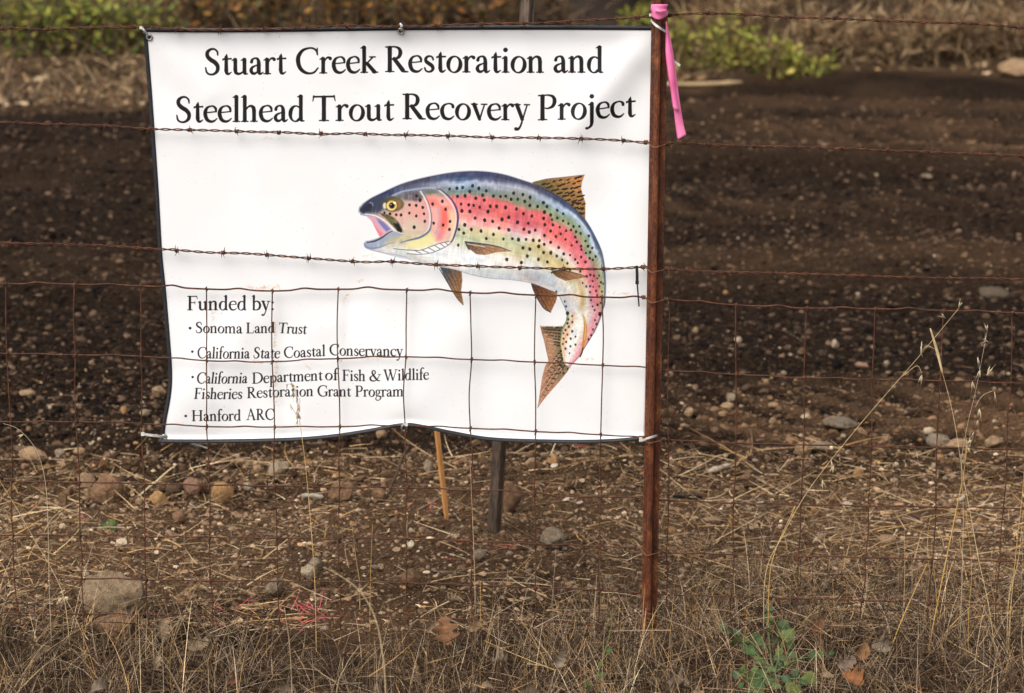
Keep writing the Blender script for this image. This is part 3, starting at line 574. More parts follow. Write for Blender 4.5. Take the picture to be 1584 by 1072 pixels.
M_WIRE = mat_rust('rusty wire', (0.028, 0.011, 0.007), (0.098, 0.034, 0.016), (0.19, 0.066, 0.028), 35, 0.75, 1.0, 0.0004)
M_POST = mat_rust('rusty post', (0.026, 0.009, 0.005), (0.125, 0.034, 0.0115), (0.29, 0.105, 0.034), 40, 0.5, 0.45, 0.0014)
M_CLIP = mat_rust('clip wire', (0.07, 0.03, 0.016), (0.18, 0.078, 0.04), (0.30, 0.15, 0.085), 60, 0.6, 1.0, 0.0003)
M_OLDPOST = mat_rust('old post steel', (0.045, 0.030, 0.021), (0.10, 0.068, 0.048), (0.20, 0.145, 0.11), 22, 0.5, 0.2, 0.0006)
M_STRAW = mat_tint('dry straw', 0.8, 0.2, 90, 0.22)
M_GRASS = mat_tint('dry grass blades', 0.8, 0.2, 60, 0.25, transl=0.12)
M_LEAF = mat_tint('leaf', 0.7, 0.2, 70, 0.25, transl=0.2)
M_CLOD = mat_tint('soil clods', 1.0, 0.05, 220, 0.45)
M_STICK = mat_tint('stick', 0.85, 0.15, 130, 0.3)
# ------------------------------------------------------------------ ground: verge, tilled strip, weedy bank
def soil_mask(x, y):
    """1 on the dark tilled strip."""
    near = 1.46 + 0.16 * fbm(x * 1.1, y * 0.7, 31) + 0.10 * fbm(x * 5, y * 5, 33) + 0.14 * np.clip(x, -1, 1)
    far = 14.8 + 0.7 * fbm(x * .5, y * .5, 35) + 2.2 * sstep(-1, 2.5, x)
    return sstep(near - 0.22, near + 0.22, y) * (1 - sstep(far - 0.5, far + 0.5, y))
def tracks(x, y):
    """Wheel ruts and raked furrows swinging across the far part of the strip."""
    c = y + 0.10 * (x - 2.5) ** 2 * sstep(-3, 3, x)
    rut = -0.11 * np.exp(-((c - 15.6) / .45) ** 2) + 0.07 * np.exp(-((c - 14.6) / .4) ** 2) - 0.08 * np.exp(-((c - 9.6) / .4) ** 2) + 0.07 * np.exp(-((c - 10.6) / .5) ** 2) - 0.05 * np.exp(-((c - 5.2) / .4) ** 2) + .04 * np.exp(-((c - 6.0) / .5) ** 2)
    cleat = np.abs(np.sin((x * 1.0 + c * 0.55) * 9.0)) ** 3 * (np.exp(-((c - 12.6) / .9) ** 2) + .6 * np.exp(-((c - 8.0) / .6) ** 2))
    return (rut * (.7 + .6 * vnoise(x * 1.5, y * 1.5, 51)) + 0.055 * cleat) * sstep(-2.0, .6, x)
def crest_light(x, y):  # paler rut and cleat crests: relief light as colour, with a dry band
    c = y + 0.10 * (x - 2.5) ** 2 * sstep(-3, 3, x)
    k = .9 * np.exp(-((c - 10.8) / .45) ** 2) + .5 * np.exp(-((c - 14.4) / .4) ** 2) + .5 * np.exp(-((c - 6.1) / .5) ** 2)
    k = k + .8 * np.abs(np.sin((x * 1.0 + c * 0.55) * 9.0)) ** 3 * (np.exp(-((c - 12.6) / .9) ** 2) + .6 * np.exp(-((c - 8.0) / .6) ** 2))
    return np.clip(k * sstep(-1.5, .8, x) * (.25 + .9 * vnoise(x * 2.2, y * 2.6, 53)), 0, 1)
def height(x, y):
    x = np.asarray(x, float); y = np.asarray(y, float)
    s = soil_mask(x, y)
    h = 0.016 * fbm(x * 1.4, y * 1.4, 1) + 0.010 * fbm(x * 6, y * 6, 2) + 0.004 * fbm(x * 22, y * 22, 3, 2)
    t = 0.035 * fbm(x * 0.9, y * 1.3, 5) + 0.026 * fbm(x * 3.2, y * 4.2, 6) + 0.016 * fbm(x * 11, y * 13, 7, 2) + 0.006 * fbm(x * 34, y * 34, 8, 2)
    ridg = np.sin((x * 0.95 + y * 0.55) * 30 + 5.0 * fbm(x * 1.7, y * 1.9, 9, 3))
    t = t + 0.024 * ridg * (0.1 + 1.1 * vnoise(x * 2.5, y * 2.5, 10)) * sstep(0.1, 0.9, x) * sstep(1.5, 1.9, y) * (1 - sstep(2.7, 3.3, y))
    t = t + tracks(x, y)
    t = t + 0.05 * fbm(x * 1.6 + .4 * y, y * 2.4, 14, 2) * sstep(3, 6, y)
    berm = 0.03 * np.exp(-((y - 1.65) / 0.28) ** 2)
    bank = 1.9 * sstep(15.6, 25.5, y) + 0.12 * fbm(x * .8, y * .8, 16) * sstep(14, 18, y) + 0.03 * np.clip(y - 26, 0, 400)
    verge = -0.05 * sstep(-0.1, -1.2, y)
    return h * (1 - s) + t * s + berm + bank + verge - 0.01
def G(px, py):
    """Ground point that the survey point (px, py) falls on."""
    dx, dy = (px - 792.0) / FPX, -(py - 536.0) / FPX
    vy, vz = CP + dy * SP, -SP + dy * CP
    t = np.geomspace(3.5, 60.0, 160)
    gap = HC + vz * t - height(dx * t, -D + vy * t)
    k = int(np.argmax(gap < 0)) or 159
    t0, t1 = t[k - 1], t[k]
    t = np.linspace(t0, t1, 60)
    gap = HC + vz * t - height(dx * t, -D + vy * t)
    t = t[int(np.argmax(gap < 0)) or 59]
    return np.array([dx * t, -D + vy * t, float(height(dx * t, -D + vy * t))])
def pxsize(p): return (((p[1] + D) * CP) + (HC - p[2]) * SP) / FPX     # metres per survey pixel at p

def axis(fine0, fine1, step, grow, lim0, lim1):
    a = list(np.arange(fine0, fine1, step)); s = step
    while a[-1] < lim1: s *= grow; a.append(a[-1] + s)
    b, s = [], step
    x = a[0]
    while x > lim0: s *= grow; x -= s; b.append(x)
    return np.array(b[::-1] + a)
gx = axis(-1.9, 1.9, 0.014, 1.035, -400, 400)
gy = axis(-0.9, 3.2, 0.014, 1.010, -60, 18.2)
gy = np.concatenate([gy, [18.6, 19.0, 19.6, 20.3, 21.2, 22.3, 23.6, 25.2, 27, 30, 35, 42, 52, 66, 90, 130, 200, 300, 450]])
XX, YY = np.meshgrid(gx, gy)
ZZ = height(XX, YY)
gv = np.stack([XX, YY, ZZ], -1).reshape(-1, 3)
ni, nj = len(gy), len(gx)
ii = (np.arange(ni - 1)[:, None] * nj + np.arange(nj - 1)[None]).ravel()
gf = np.stack([ii, ii + 1, ii + nj + 1, ii + nj], -1)
sm = soil_mask(XX, YY)
def dry_relief(x, y):          # drier soil, plus lighter crests that put relief light into the colour
    r = np.sin((x * 0.95 + y * 0.55) * 30 + 5.0 * fbm(x * 1.7, y * 1.9, 9, 3))
    near = sstep(0.1, 0.9, x) * sstep(1.5, 1.9, y) * (1 - sstep(2.6, 3.3, y)) * np.clip(0.42 + 0.42 * r + 0.9 * fbm(x * 2.5, y * 3, 41), 0, 1)
    left = .55 * sstep(2.5, 1.6, y) * np.clip(.5 + fbm(x * 3, y * 3, 42), 0, 1)
    return np.clip(np.maximum(np.maximum(near, left), 0.85 * crest_light(x, y) + .35 * np.clip(fbm(x * .9, y * 1.3, 43) - .12, 0, 1) * (y > 3)), 0, 1)
dry = dry_relief(XX, YY)
bankm = sstep(12.5, 15.0, YY) * (1 - sm)
grass_shade = sstep(0.55, 0.1, YY + 0.25 * fbm(XX * 3, YY * 3, 47) + 0.30 * np.exp(-((XX + 0.35) / 0.35) ** 2))  # dark soil colour under the turf, painting the shade between blades
gc = np.stack([np.maximum(sm, grass_shade), dry, bankm], -1).reshape(-1, 3)
def mat_ground():
    m, N, L, b = new_mat('earth', 1.0, 0.04)
    p = pos(N)
    a = N.new('ShaderNodeAttribute'); a.attribute_name = 'tint'
    sep = N.new('ShaderNodeSeparateColor'); L.new(a.outputs['Color'], sep.inputs[0])
    nf = n_noise(N, L, p, 140, 5, 0.7); nm = n_noise(N, L, p, 30, 5, 0.65); nb = n_noise(N, L, p, 4, 4, 0.6)
    dark = n_ramp(N, L, nf.outputs[0], [(0.34, (0.0055, 0.0036, 0.0025)), (0.5, (0.0185, 0.0115, 0.0076)), (0.60, (0.058, 0.036, 0.023)), (0.70, (0.18, 0.118, 0.076))])
    darkm = n_ramp(N, L, nm.outputs[0], [(0.33, (0.45, 0.45, 0.45)), (0.5, (0.95, 0.95, 0.95)), (0.68, (2.0, 1.9, 1.8))])
    dark2 = n_mix(N, L, 1.0, dark.outputs[0], darkm.outputs[0], 'MULTIPLY')
    tan = n_ramp(N, L, nf.outputs[0], [(0.32, (0.038, 0.023, 0.0135)), (0.5, (0.135, 0.079, 0.045)), (0.66, (0.25, 0.162, 0.10)), (0.78, (0.42, 0.31, 0.21))])
    tanm = n_ramp(N, L, nb.outputs[0], [(0.3, (0.7, 0.68, 0.66)), (0.7, (1.25, 1.2, 1.15))])
    tan2 = n_mix(N, L, 1.0, tan.outputs[0], tanm.outputs[0], 'MULTIPLY')
    bank = n_ramp(N, L, nb.outputs[0], [(0.32, (0.028, 0.017, 0.010)), (0.6, (0.10, 0.062, 0.034)), (0.75, (0.18, 0.12, 0.066))])
    c = n_mix(N, L, sep.outputs[0], tan2, dark2)
    c = n_mix(N, L, sep.outputs[1], c, tan2)
    c = n_mix(N, L, sep.outputs[2], c, bank.outputs[0])
    L.new(c, b.inputs['Base Color'])
    add = N.new('ShaderNodeMath'); add.operation = 'ADD'
    L.new(nf.outputs[0], add.inputs[0]); L.new(nm.outputs[0], add.inputs[1])
    n_bump(N, L, b, add.outputs[0], 1.0, 0.022)
    return m
tag(obj('ground', mesh('ground', gv, gf, mat_ground(), True, gc)), kind='structure')

# ---- crumbs: clods of dark soil, grit and small pebbles, too many to count
rng = np.random.RandomState(3)
ICV, ICF = icos(0)
OCV = np.array([(1, 0, 0), (-1, 0, 0), (0, 1, 0), (0, -1, 0), (0, 0, 1), (0, 0, -1)], float)
OCF = np.array([(0, 2, 4), (2, 1, 4), (1, 3, 4), (3, 0, 4), (2, 0, 5), (1, 2, 5), (3, 1, 5), (0, 3, 5)])
def scatter(name, x, y, size, cols, mat, label, V0=ICV, F0=ICF, sink=0.25, jit=0.28, flat=0.75):
    n = len(x)
    V = V0[None] * (1 + jit * (rng.rand(n, len(V0), 1) * 2 - 1))
    sc = size[:, None, None] * np.stack([0.7 + 0.7 * rng.rand(n), 0.7 + 0.6 * rng.rand(n), flat * (0.6 + 0.6 * rng.rand(n))], -1)[:, None]
    V = V * sc
    a = rng.rand(n) * 6.283; c, s = np.cos(a)[:, None], np.sin(a)[:, None]
    tl = rng.normal(0, 0.35, n); ct, st = np.cos(tl)[:, None], np.sin(tl)[:, None]
    X, Y, Z = V[..., 0], V[..., 1], V[..., 2]
    X, Z = X * ct - Z * st, X * st + Z * ct
    X, Y = X * c - Y * s, X * s + Y * c
    z = height(x, y)
    V = np.stack([X + x[:, None], Y + y[:, None], Z + (z + size * (flat * 0.6 - sink))[:, None]], -1)
    F = (F0[None] + (np.arange(n) * len(V0))[:, None, None]).reshape(-1, F0.shape[1])
    return tag(obj(name, mesh(name, V.reshape(-1, 3), F, mat, False, np.repeat(cols, len(V0), 0))), label, 'soil' if 'soil' in name else 'gravel', kind='stuff')
def in_view(y, extra=0.42): return 0.222 * (y + D) + extra
def spread(n, y0, y1, power=1.0, noise_seed=None, thr=0.0):
    """n points between two distances, thicker near the fence; optional patchiness."""
    k = int(n * (2.4 if noise_seed is not None else 1.0))
    u = rng.rand(k); y = -D + (y0 + D) * ((y1 + D) / (y0 + D)) ** (u ** power)
    x = (rng.rand(k) * 2 - 1) * in_view(y)
    if noise_seed is not None:
        keep = vnoise(x * 2.3, y * 1.8, noise_seed) * .6 + vnoise(x * 8, y * 7, noise_seed + 1) * .4 > thr
        x, y = x[keep], y[keep]
    return x[:n], y[:n]
def pick(pal, n, jitter=0.25):
    pal = np.array(pal); c = pal[rng.randint(0, len(pal), n)]
    return np.clip(c * (1 + jitter * rng.normal(0, 1, (n, 1))), 0.006, 0.9)
DARKS = [(.018, .0115, .0077), (.012, .0078, .0053), (.034, .0215, .014), (.058, .037, .0245), (.009, .006, .0045), (.10, .064, .042)]
TANS = [(.30, .20, .12), (.36, .25, .16), (.21, .13, .077), (.46, .35, .24), (.33, .20, .11), (.23, .175, .13)]
x, y = spread(34000, 1.25, 15.5); k = soil_mask(x, y) > 0.3; x, y = x[k], y[k]
cl = pick(DARKS, len(x), .3); dr = dry_relief(x, y)
cl = cl * (1 - dr[:, None]) + pick([(.15, .085, .045), (.09, .05, .027), (.20, .12, .068)], len(x), .25) * dr[:, None]
scatter('soil_clods', x, y, (0.0035 + 0.012 * rng.rand(len(x)) ** 2.5) * (1 + 0.05 * y), cl, M_CLOD, 'crumbly dark brown tilled soil behind the fence')
x, y = spread(21000, 1.2, 13.5, 1.0, 61, 0.44); k = rng.rand(len(x)) < 0.22 + 0.78 * sstep(4.2, 2.0, y); x, y = x[k], y[k]
scatter('tan_grit_gravel', x, y, (0.0022 + 0.0055 * rng.rand(len(x)) ** 2.5) * (1 + 0.04 * y), pick([tuple(np.array(c) * q) for c in TANS for q in (.35, .5, .75)], len(x), .35), M_CLOD, 'small tan grit and pebbles strewn over the dark soil', OCV, OCF)
x, y = spread(27000, 0.1, 1.85, 1.0)
scatter('verge_gravel', x, y, 0.0020 + 0.0085 * rng.rand(len(x)) ** 4.5, pick(TANS + [(.16, .10, .060), (.11, .068, .041), (.22, .142, .088), (.05, .032, .02)] * 4, len(x), .25), M_CLOD, 'brown crumbs of earth and pebbles on the verge by the fence')

# ---- straw and grass blades
def blades(base, dirv, length, width, bend, cols, seg=4, tipw=0.25):
    """Flat tapering blades: base (n,3), unit dir (n,3), bend (n,3) added quadratically along the blade."""
    n = len(base)
    t = np.linspace(0, 1, seg + 1)
    C = base[:, None] + dirv[:, None] * (length[:, None] * t)[..., None] + bend[:, None] * (t ** 2)[None, :, None]
    side = np.cross(dirv, rng.normal(0, 1, (n, 3)) + np.array([0, -1.2, 0.3])); side /= np.linalg.norm(side, axis=1)[:, None] + 1e-9
    w = width[:, None] * (1 - (1 - tipw) * t)[None]
    A, B = C - side[:, None] * w[..., None] / 2, C + side[:, None] * w[..., None] / 2
    V = np.stack([A, B], 2).reshape(n, -1, 3)
    i = np.arange(seg) * 2
    f = np.stack([i, i + 1, i + 3, i + 2], -1)
    F = (f[None] + (np.arange(n) * (seg + 1) * 2)[:, None, None]).reshape(-1, 4)
    g = np.repeat(cols[:, None], (seg + 1) * 2, 1) 
    return V.reshape(-1, 3), F, g.reshape(-1, 3)
STRAW = [(.42, .285, .155), (.52, .385, .235), (.30, .19, .105), (.21, .132, .08), (.42, .25, .10), (.15, .092, .055), (.38, .28, .19)]
GREYS = [(.14, .088, .052), (.20, .136, .088), (.06, .036, .021), (.25, .17, .105), (.42, .31, .20), (.09, .057, .035), (.34, .205, .085), (.03, .019, .012), (.06, .038, .024), (.33, .25, .175)]
SHADE_THATCH = [(.035, .021, .012), (.055, .034, .020), (.025, .016, .010), (.09, .056, .032), (.16, .10, .06)]  # dark lying thatch, shade of the grass gaps put into its colour
def lying(n, y0, y1, lmin, lmax, wid, pal, seed=None, thr=0, lift=0.012):
    x, y = spread(n, y0, y1, 1.0, seed, thr); n = len(x)
    a = rng.rand(n) * 6.283; el = np.abs(rng.normal(0, 0.30, n))
    d = np.stack([np.cos(a) * np.cos(el), np.sin(a) * np.cos(el), np.sin(el)], -1)
    Lh = lmin + (lmax - lmin) * rng.rand(n) ** 2.2
    b = np.stack([x, y, height(x, y) + lift * rng.rand(n)], -1)
    bend = rng.normal(0, 0.18, (n, 3)) * Lh[:, None]; bend[:, 2] = -np.abs(bend[:, 2]) * 0.3
    return blades(b, d, Lh, wid * (0.6 + 0.8 * rng.rand(n)), bend, pick(pal, n, .2), 3)
def standing(n, y0, y1, hmin, hmax, wid, pal, lean=0.35, per=14, droop=.5, rad=.035):
    """Blades in tussocks: each clump has its own height, tint and side it leans to."""
    m = max(n // per, 1)
    cx, cy = spread(m, y0, y1); m = len(cx); n = m * per
    w = np.repeat(np.arange(m), per)
    x = cx[w] + rng.normal(0, rad, n) * (.4 + rng.rand(m)[w]); y = cy[w] + rng.normal(0, rad, n) * (.4 + rng.rand(m)[w])
    a = np.arctan2(y - cy[w], x - cx[w]) + rng.normal(0, .8, n); el = np.abs(rng.normal(0, lean, n)) + .05
    sway = rng.normal(0, .16, (m, 2))[w]
    d = np.stack([np.cos(a) * np.sin(el) + sway[:, 0], np.sin(a) * np.sin(el) + sway[:, 1], np.cos(el)], -1); d /= np.linalg.norm(d, axis=1)[:, None]
    Lh = (hmin + (hmax - hmin) * rng.rand(n) ** 1.6) * (.65 + .7 * rng.rand(m))[w]
    b = np.stack([x, y, height(x, y) - 0.01], -1)
    bend = np.stack([np.cos(a), np.sin(a), -0.6 * np.ones(n)], -1) * (Lh * np.abs(rng.normal(0, droop, n)))[:, None] + rng.normal(0, .1, (n, 3)) * Lh[:, None]
    c = pick(pal, n, .2) * (.7 + .6 * rng.rand(m))[w][:, None]
    return blades(b, d, Lh, wid * (0.45 + 1.1 * rng.rand(n) ** 1.5), bend, np.clip(c, .01, .8), 4)
def stuff_blades(name, sets, mat, label, cat):
    V = np.vstack([s[0] for s in sets]); off = np.cumsum([0] + [len(s[0]) for s in sets[:-1]])
    F = np.vstack([s[1] + o for s, o in zip(sets, off)]); C = np.vstack([s[2] for s in sets])
    return tag(obj(name, mesh(name, V, F, mat, True, C)), label, cat, kind='stuff')
def thin(sset, keepfn, per):
    V, F, C = sset; n = len(V) // per; b = V.reshape(n, per, 3)[:, 0]
    k = rng.rand(n) < keepfn(b[:, 0], b[:, 1])
    V = V.reshape(n, per, 3)[k].reshape(-1, 3); C = C.reshape(n, per, 3)[k].reshape(-1, 3); fp = len(F) // n
    F = (F.reshape(n, fp, 4)[0][None] + (np.arange(k.sum()) * per)[:, None, None]).reshape(-1, 4)
    return V, F, C
def bare(x, y):          # bare trodden earth in the middle, straw thicker to the right and along the stones
    m = np.exp(-((x + 0.35) / 0.55) ** 2) * sstep(0.0, 0.25, y) * (1 - sstep(1.0, 1.35, y))
    return np.clip(0.42 + 0.5 * sstep(0.1, 0.7, x) + 0.6 * vnoise(x * 3, y * 3, 99) - 0.40 * m, 0.06, 1)
def grassy(x, y):        # the turf edge steps back in the middle
    edge = 0.20 - 0.34 * np.exp(-((x + 0.35) / 0.38) ** 2) + 0.30 * sstep(0.15, 0.7, x) + 0.10 * fbm(x * 4, 0 * x, 98)
    return np.clip(sstep(edge + 0.14, edge - 0.10, y) * (0.55 + 0.9 * vnoise(x * 9, y * 9, 97)), 0.0, 1)
stuff_blades('straw_litter', [thin(lying(14000, 0.05, 1.6, 0.012, 0.09, 0.0018, STRAW), bare, 8), thin(lying(2600, 0.1, 1.9, 0.03, 0.22, 0.0029, STRAW[:3] + STRAW[4:5]), bare, 8), lying(2600, 1.3, 3.2, 0.008, 0.045, 0.0020, STRAW[2:], 73, .5), lying(1500, 2.5, 13, 0.015, 0.06, 0.003, STRAW[3:4] + STRAW[5:6], 75, .5)], M_STRAW, 'loose pale straw lying on the brown verge behind the wire', 'straw')
stuff_blades('dry_grass', [
    thin(lying(10500, -0.8, 0.5, 0.03, 0.16, 0.0024, SHADE_THATCH, lift=0.03), grassy, 8),
    thin(standing(22000, -0.8, 0.55, 0.05, 0.165, 0.0019, GREYS, .30, per=18, droop=.5), grassy, 10), thin(standing(1700, -0.75, 0.6, 0.08, 0.22, 0.0022, GREYS[3:5] + STRAW[:2] + STRAW[4:5], .28, droop=.4), grassy, 10),
    thin(lying(3800, -0.8, 0.5, 0.04, 0.16, 0.0020, GREYS + SHADE_THATCH, lift=0.10), grassy, 8), thin(standing(3000, 0.15, 1.05, 0.02, 0.10, 0.0016, GREYS + STRAW, .7, droop=.9), bare, 10)], M_GRASS, 'dense grey-tan dry grass growing along the foot of the fence', 'grass')
# ------------------------------------------------------------------ steel T-post
pb = np.array(P(1003.5, 985, -0.018)); pt = np.array(P(1021.5, -60, -0.018))
pb = pb + (pb - pt) / np.linalg.norm(pb - pt) * 0.25
def tpost():
    # cross-section: flange across the back, stem with a rounded nose towards the road, turned a little
    s = [(-.0175, .0065), (.0175, .0065), (.0178, .0045), (.0172, .0022), (.006, .0005), (.0042, -.004), (.0042, -.016), (.0062, -.0205), (.0055, -.0245), (.0025, -.0268), (-.0025, -.0268), (-.0055, -.0245), (-.0062, -.0205), (-.0042, -.016), (-.0042, -.004), (-.006, .0005), (-.0172, .0022), (-.0178, .0045)]
    a = math.radians(-9); ca, sa = math.cos(a), math.sin(a)
    s = np.array([(x * ca - y * sa, x * sa + y * ca) for x, y in s]) * 1.04
    n = len(s); m = 60
    t = np.linspace(0, 1, m)
    V = np.vstack([np.column_stack([s, np.zeros(n)]) * 1.0 + (pb + (pt - pb) * k) for k in t])
    i = np.arange(m - 1)[:, None] * n; j = np.arange(n)[None]; k = (j + 1) % n
    F = np.stack([i + j, i + k, i + n + k, i + n + j], -1).reshape(-1, 4)
    cap = [np.arange(n)[None] + (m - 1) * n]
    return V, [F] + cap
root = thing('fence_post', 'rusty brown steel T-post at the right edge of the banner', 'post', pb)
v, f = tpost()
me = mesh('post_shaft', rel(v, pb), f, M_POST, True); obj('post_shaft', me, root)
md = root.children[0].modifiers.new('edges', 'EDGE_SPLIT'); md.split_angle = math.radians(38)
for k in range(26):          # rolled studs on the fence-side face
    c = pb + (pt - pb) * (0.13 + k * 0.034) + np.array([0.0, .0095, 0])
    v, f = boxm(*c, .012, .006, .014); obj('stud', mesh('stud', rel(v, pb), f, M_POST, False), root)
def post_x(py): return 1003.5 + (1021.5 - 1003.5) * (985 - py) / 1045.0

# ------------------------------------------------------------------ barbed wires
def smooth_path(pts, Y=0.0, step=0.005, jit=0.0):
    (xa, ya), (xb, yb), (xc, yc), (xd, yd) = pts[0], pts[1], pts[-2], pts[-1]
    pts = [(xa - 320, ya - 320 * (yb - ya) / (xb - xa))] + list(pts) + [(xd + 320, yd + 320 * (yd - yc) / (xd - xc))]
    p = np.array([P(a, b, Y) for a, b in pts])
    q = catmull(p, 24)
    s = np.concatenate([[0], np.cumsum(np.linalg.norm(np.diff(q, axis=0), axis=1))])
    m = int(s[-1] / step)
    u = np.linspace(0, s[-1], m)
    return np.stack([np.interp(u, s, q[:, c]) for c in range(3)], -1)
def barb_mesh(seed):
    r = np.random.RandomState(seed)
    parts = []
    for half in (0, 1):
        th = np.linspace(0, 2 * math.pi * 1.6, 18)
        R = 0.0037
        x = (half - 0.5) * 0.0042 + 0.0030 * (th / th[-1] - 0.5)
        p = np.column_stack([x, R * np.cos(th + half * math.pi), R * np.sin(th + half * math.pi)])
        L = 0.0085 + 0.004 * r.rand()
        for e, nx in ((0, 1), (-1, -2)):
            d = p[e] - p[nx]; d = d / np.linalg.norm(d); d[0] += r.normal(0, .25)
            tip = p[e] + d * L
            p = np.vstack([tip[None], p]) if e == 0 else np.vstack([p, tip[None]])
        rad = np.full(len(p), 0.00105); rad[0] = rad[-1] = 0.0003
        parts.append(tube(p, rad, 5))
    v, f = join(parts)
    return mesh('barb', v, f, M_WIRE, True)
BARBS = [barb_mesh(k) for k in range(5)]
def barbed(pts, barbs, label, twist=0.058, Y=-0.004):
    c = smooth_path(pts, Y)
    base = c[0].copy()
    root = thing('barbed_wire', label, 'barbed wire', base, 'barbed wires of the fence')
    s = np.concatenate([[0], np.cumsum(np.linalg.norm(np.diff(c, axis=0), axis=1))])
    r = np.random.RandomState(int(abs(base[2]) * 1000))
    wob = np.stack([np.interp(s, np.arange(0, s[-1] + .2, .08), r.normal(0, .0008, len(np.arange(0, s[-1] + .2, .08)))) for _ in range(2)], -1)
    ph = s / twist * 2 * math.pi + 1.5 * np.sin(s * 5)
    for k in (0, 1):
        o = c.copy(); o[:, 1] += 0.0018 * np.cos(ph + k * math.pi) + wob[:, 0]; o[:, 2] += 0.0019 * np.sin(ph + k * math.pi) + wob[:, 1]
        v, f = tube(o, 0.00145, 5); obj('strand', mesh('strand', rel(v, base), f, M_WIRE, True), root)
    barbs = [barbs[0] - 67 * k for k in (4, 3, 2, 1)] + list(barbs) + [barbs[-1] + 67 * k for k in (1, 2, 3, 4)]
    for i, bx in enumerate(barbs):
        # nearest point along the wire in x (perspective corrected by height)
        j = int(np.argmin(np.abs(792 + c[:, 0] * FPX / ((c[:, 1] + D) * CP + (HC - c[:, 2]) * SP) - bx)))
        b = obj('barb', BARBS[i % 5], root, c[j] - base)
        d = c[min(j + 2, len(c) - 1)] - c[max(j - 2, 0)]
        b.rotation_euler = (r.rand() * 6.28, -math.atan2(d[2], d[0]), 0)
        b.scale = (1.05,) * 3
    return root
W1 = [(-120, 44), (0, 44), (60, 45.5), (140, 43), (220, 41.5), (300, 46), (400, 45.5), (470, 43), (540, 40), (600, 42), (650, 41), (720, 38), (800, 36), (870, 34), (960, 29.5), (1006, 25), (1030, 24), (1093, 20), (1150, 22), (1225, 26.5), (1290, 28), (1360, 31.5), (1430, 34.5), (1500, 36), (1584, 43.5), (1720, 52)]
W2 = [(-120, 184), (0, 189), (90, 192.5), (160, 195), (232, 199), (295, 201), (365, 203), (430, 205), (500, 206.5), (564, 207.5), (630, 208.5), (694, 210.5), (763, 212.5), (832, 213.5), (900, 215), (965, 217.5), (1003, 221), (1024, 222), (1098, 223.5), (1165, 226), (1237, 228), (1303, 230), (1373, 232), (1443, 236), (1515, 238.5), (1584, 241.5), (1720, 246)]
W3 = [(-120, 370), (0, 375.5), (78, 377.5), (146, 380), (215, 383.5), (245, 386), (300, 389), (400, 393.5), (480, 399.5), (560, 405), (607, 404.5), (674, 409.5), (738, 412), (803, 414.5), (870, 415.5), (935, 416), (996, 413), (1010, 415), (1034, 416.5), (1070, 419), (1135, 421), (1200, 423.5), (1266, 425), (1333, 427), (1400, 429), (1470, 430.5), (1540, 431.5), (1584, 432.5), (1720, 436)]
barbed(W1, [-62, 5, 72, 143, 207, 275, 340, 410, 474, 538, 612, 676, 743, 812, 880, 986, 1036, 1095, 1152, 1225, 1293, 1362, 1431, 1503, 1575, 1640], 'topmost rusty barbed wire, running along the upper hem of the banner')
barbed(W2, [-50, 26, 95, 163, 231, 295, 365, 430, 498, 564, 628, 694, 763, 832, 900, 965, 998, 1034, 1098, 1165, 1237, 1303, 1373, 1441, 1515, 1580, 1645], 'rusty barbed wire crossing the banner just below the big title')
barbed(W3, [-54, 13, 78, 147, 214, 275, 345, 412, 478, 545, 607, 674, 738, 803, 872, 935, 996, 1033, 1068, 1135, 1202, 1266, 1333, 1402, 1470, 1538, 1605], 'rusty barbed wire crossing the belly of the printed trout')

# ------------------------------------------------------------------ woven wire
ROWS = [
 [(-120, 435), (10, 439), (115, 440), (218, 442.5), (318, 447), (420, 450), (522, 447.5), (628, 448.5), (728, 453), (829, 456.5), (931, 459.5), (1000, 462), (1036, 463.5), (1140, 472), (1246, 476.5), (1354, 478), (1458, 480.5), (1567, 484), (1720, 489)],
 [(-120, 545), (12, 547), (117, 549), (219, 551.5), (316, 558), (418, 559.5), (519, 555), (624, 552), (727, 556), (825, 560), (929, 565), (1000, 569), (1036, 573), (1134, 579), (1239, 584), (1344, 586.5), (1448, 589), (1554, 592), (1720, 598)],
 [(-120, 650), (17, 652.5), (121, 652.5), (220, 655.5), (320, 660), (421, 660.5), (522, 660), (625, 658.5), (727, 662.5), (826, 667.5), (927, 672.5), (1000, 678), (1030, 680), (1131, 685.5), (1233, 688), (1337, 690.5), (1440, 692), (1544, 694.5), (1720, 699)],
 [(-120, 742), (25, 745), (124, 746), (222, 749), (324, 750.5), (426, 751.5), (525, 754.5), (627, 754.5), (729, 758.5), (826, 762), (870, 769), (928, 768.5), (1000, 771), (1030, 774), (1131, 778.5), (1232, 781), (1335, 783), (1437, 784.5), (1538, 786), (1720, 790)],
 [(-120, 827), (28, 828), (128, 828.5), (226, 830.5), (327, 831.5), (430, 832.5), (528, 833), (627, 833.5), (730, 837), (826, 841.5), (926, 845), (1000, 849), (1030, 855), (1130, 858), (1231, 860.5), (1331, 862.5), (1433, 865), (1536, 867.5), (1720, 872)],
 [(-120, 892), (28, 893), (128, 895), (227, 897), (329, 898.5), (430, 899.5), (528, 900.5), (628, 902), (731, 905), (826, 909), (926, 913), (1030, 920), (1230, 926), (1433, 932), (1536, 935), (1720, 940)],
 [(-120, 947), (28, 948), (128, 950), (329, 951), (430, 952), (628, 955.5), (826, 962), (1030, 972), (1230, 978), (1433, 983), (1536, 986), (1720, 990)]]
STAYS = [(-407, -373), (-303, -273), (-198, -173), (-94, -72), (10, 28), (115, 129), (218, 227), (318, 329), (420, 431), (522, 528), (628, 629), (728, 731), (829, 826), (931, 926), (1036, 1030), (1140, 1130), (1246, 1231), (1354, 1330), (1458, 1432), (1567, 1536), (1672, 1640), (1776, 1742), (1880, 1844), (1984, 1946)]
wbase = np.array(P(-94, 985, -0.004))
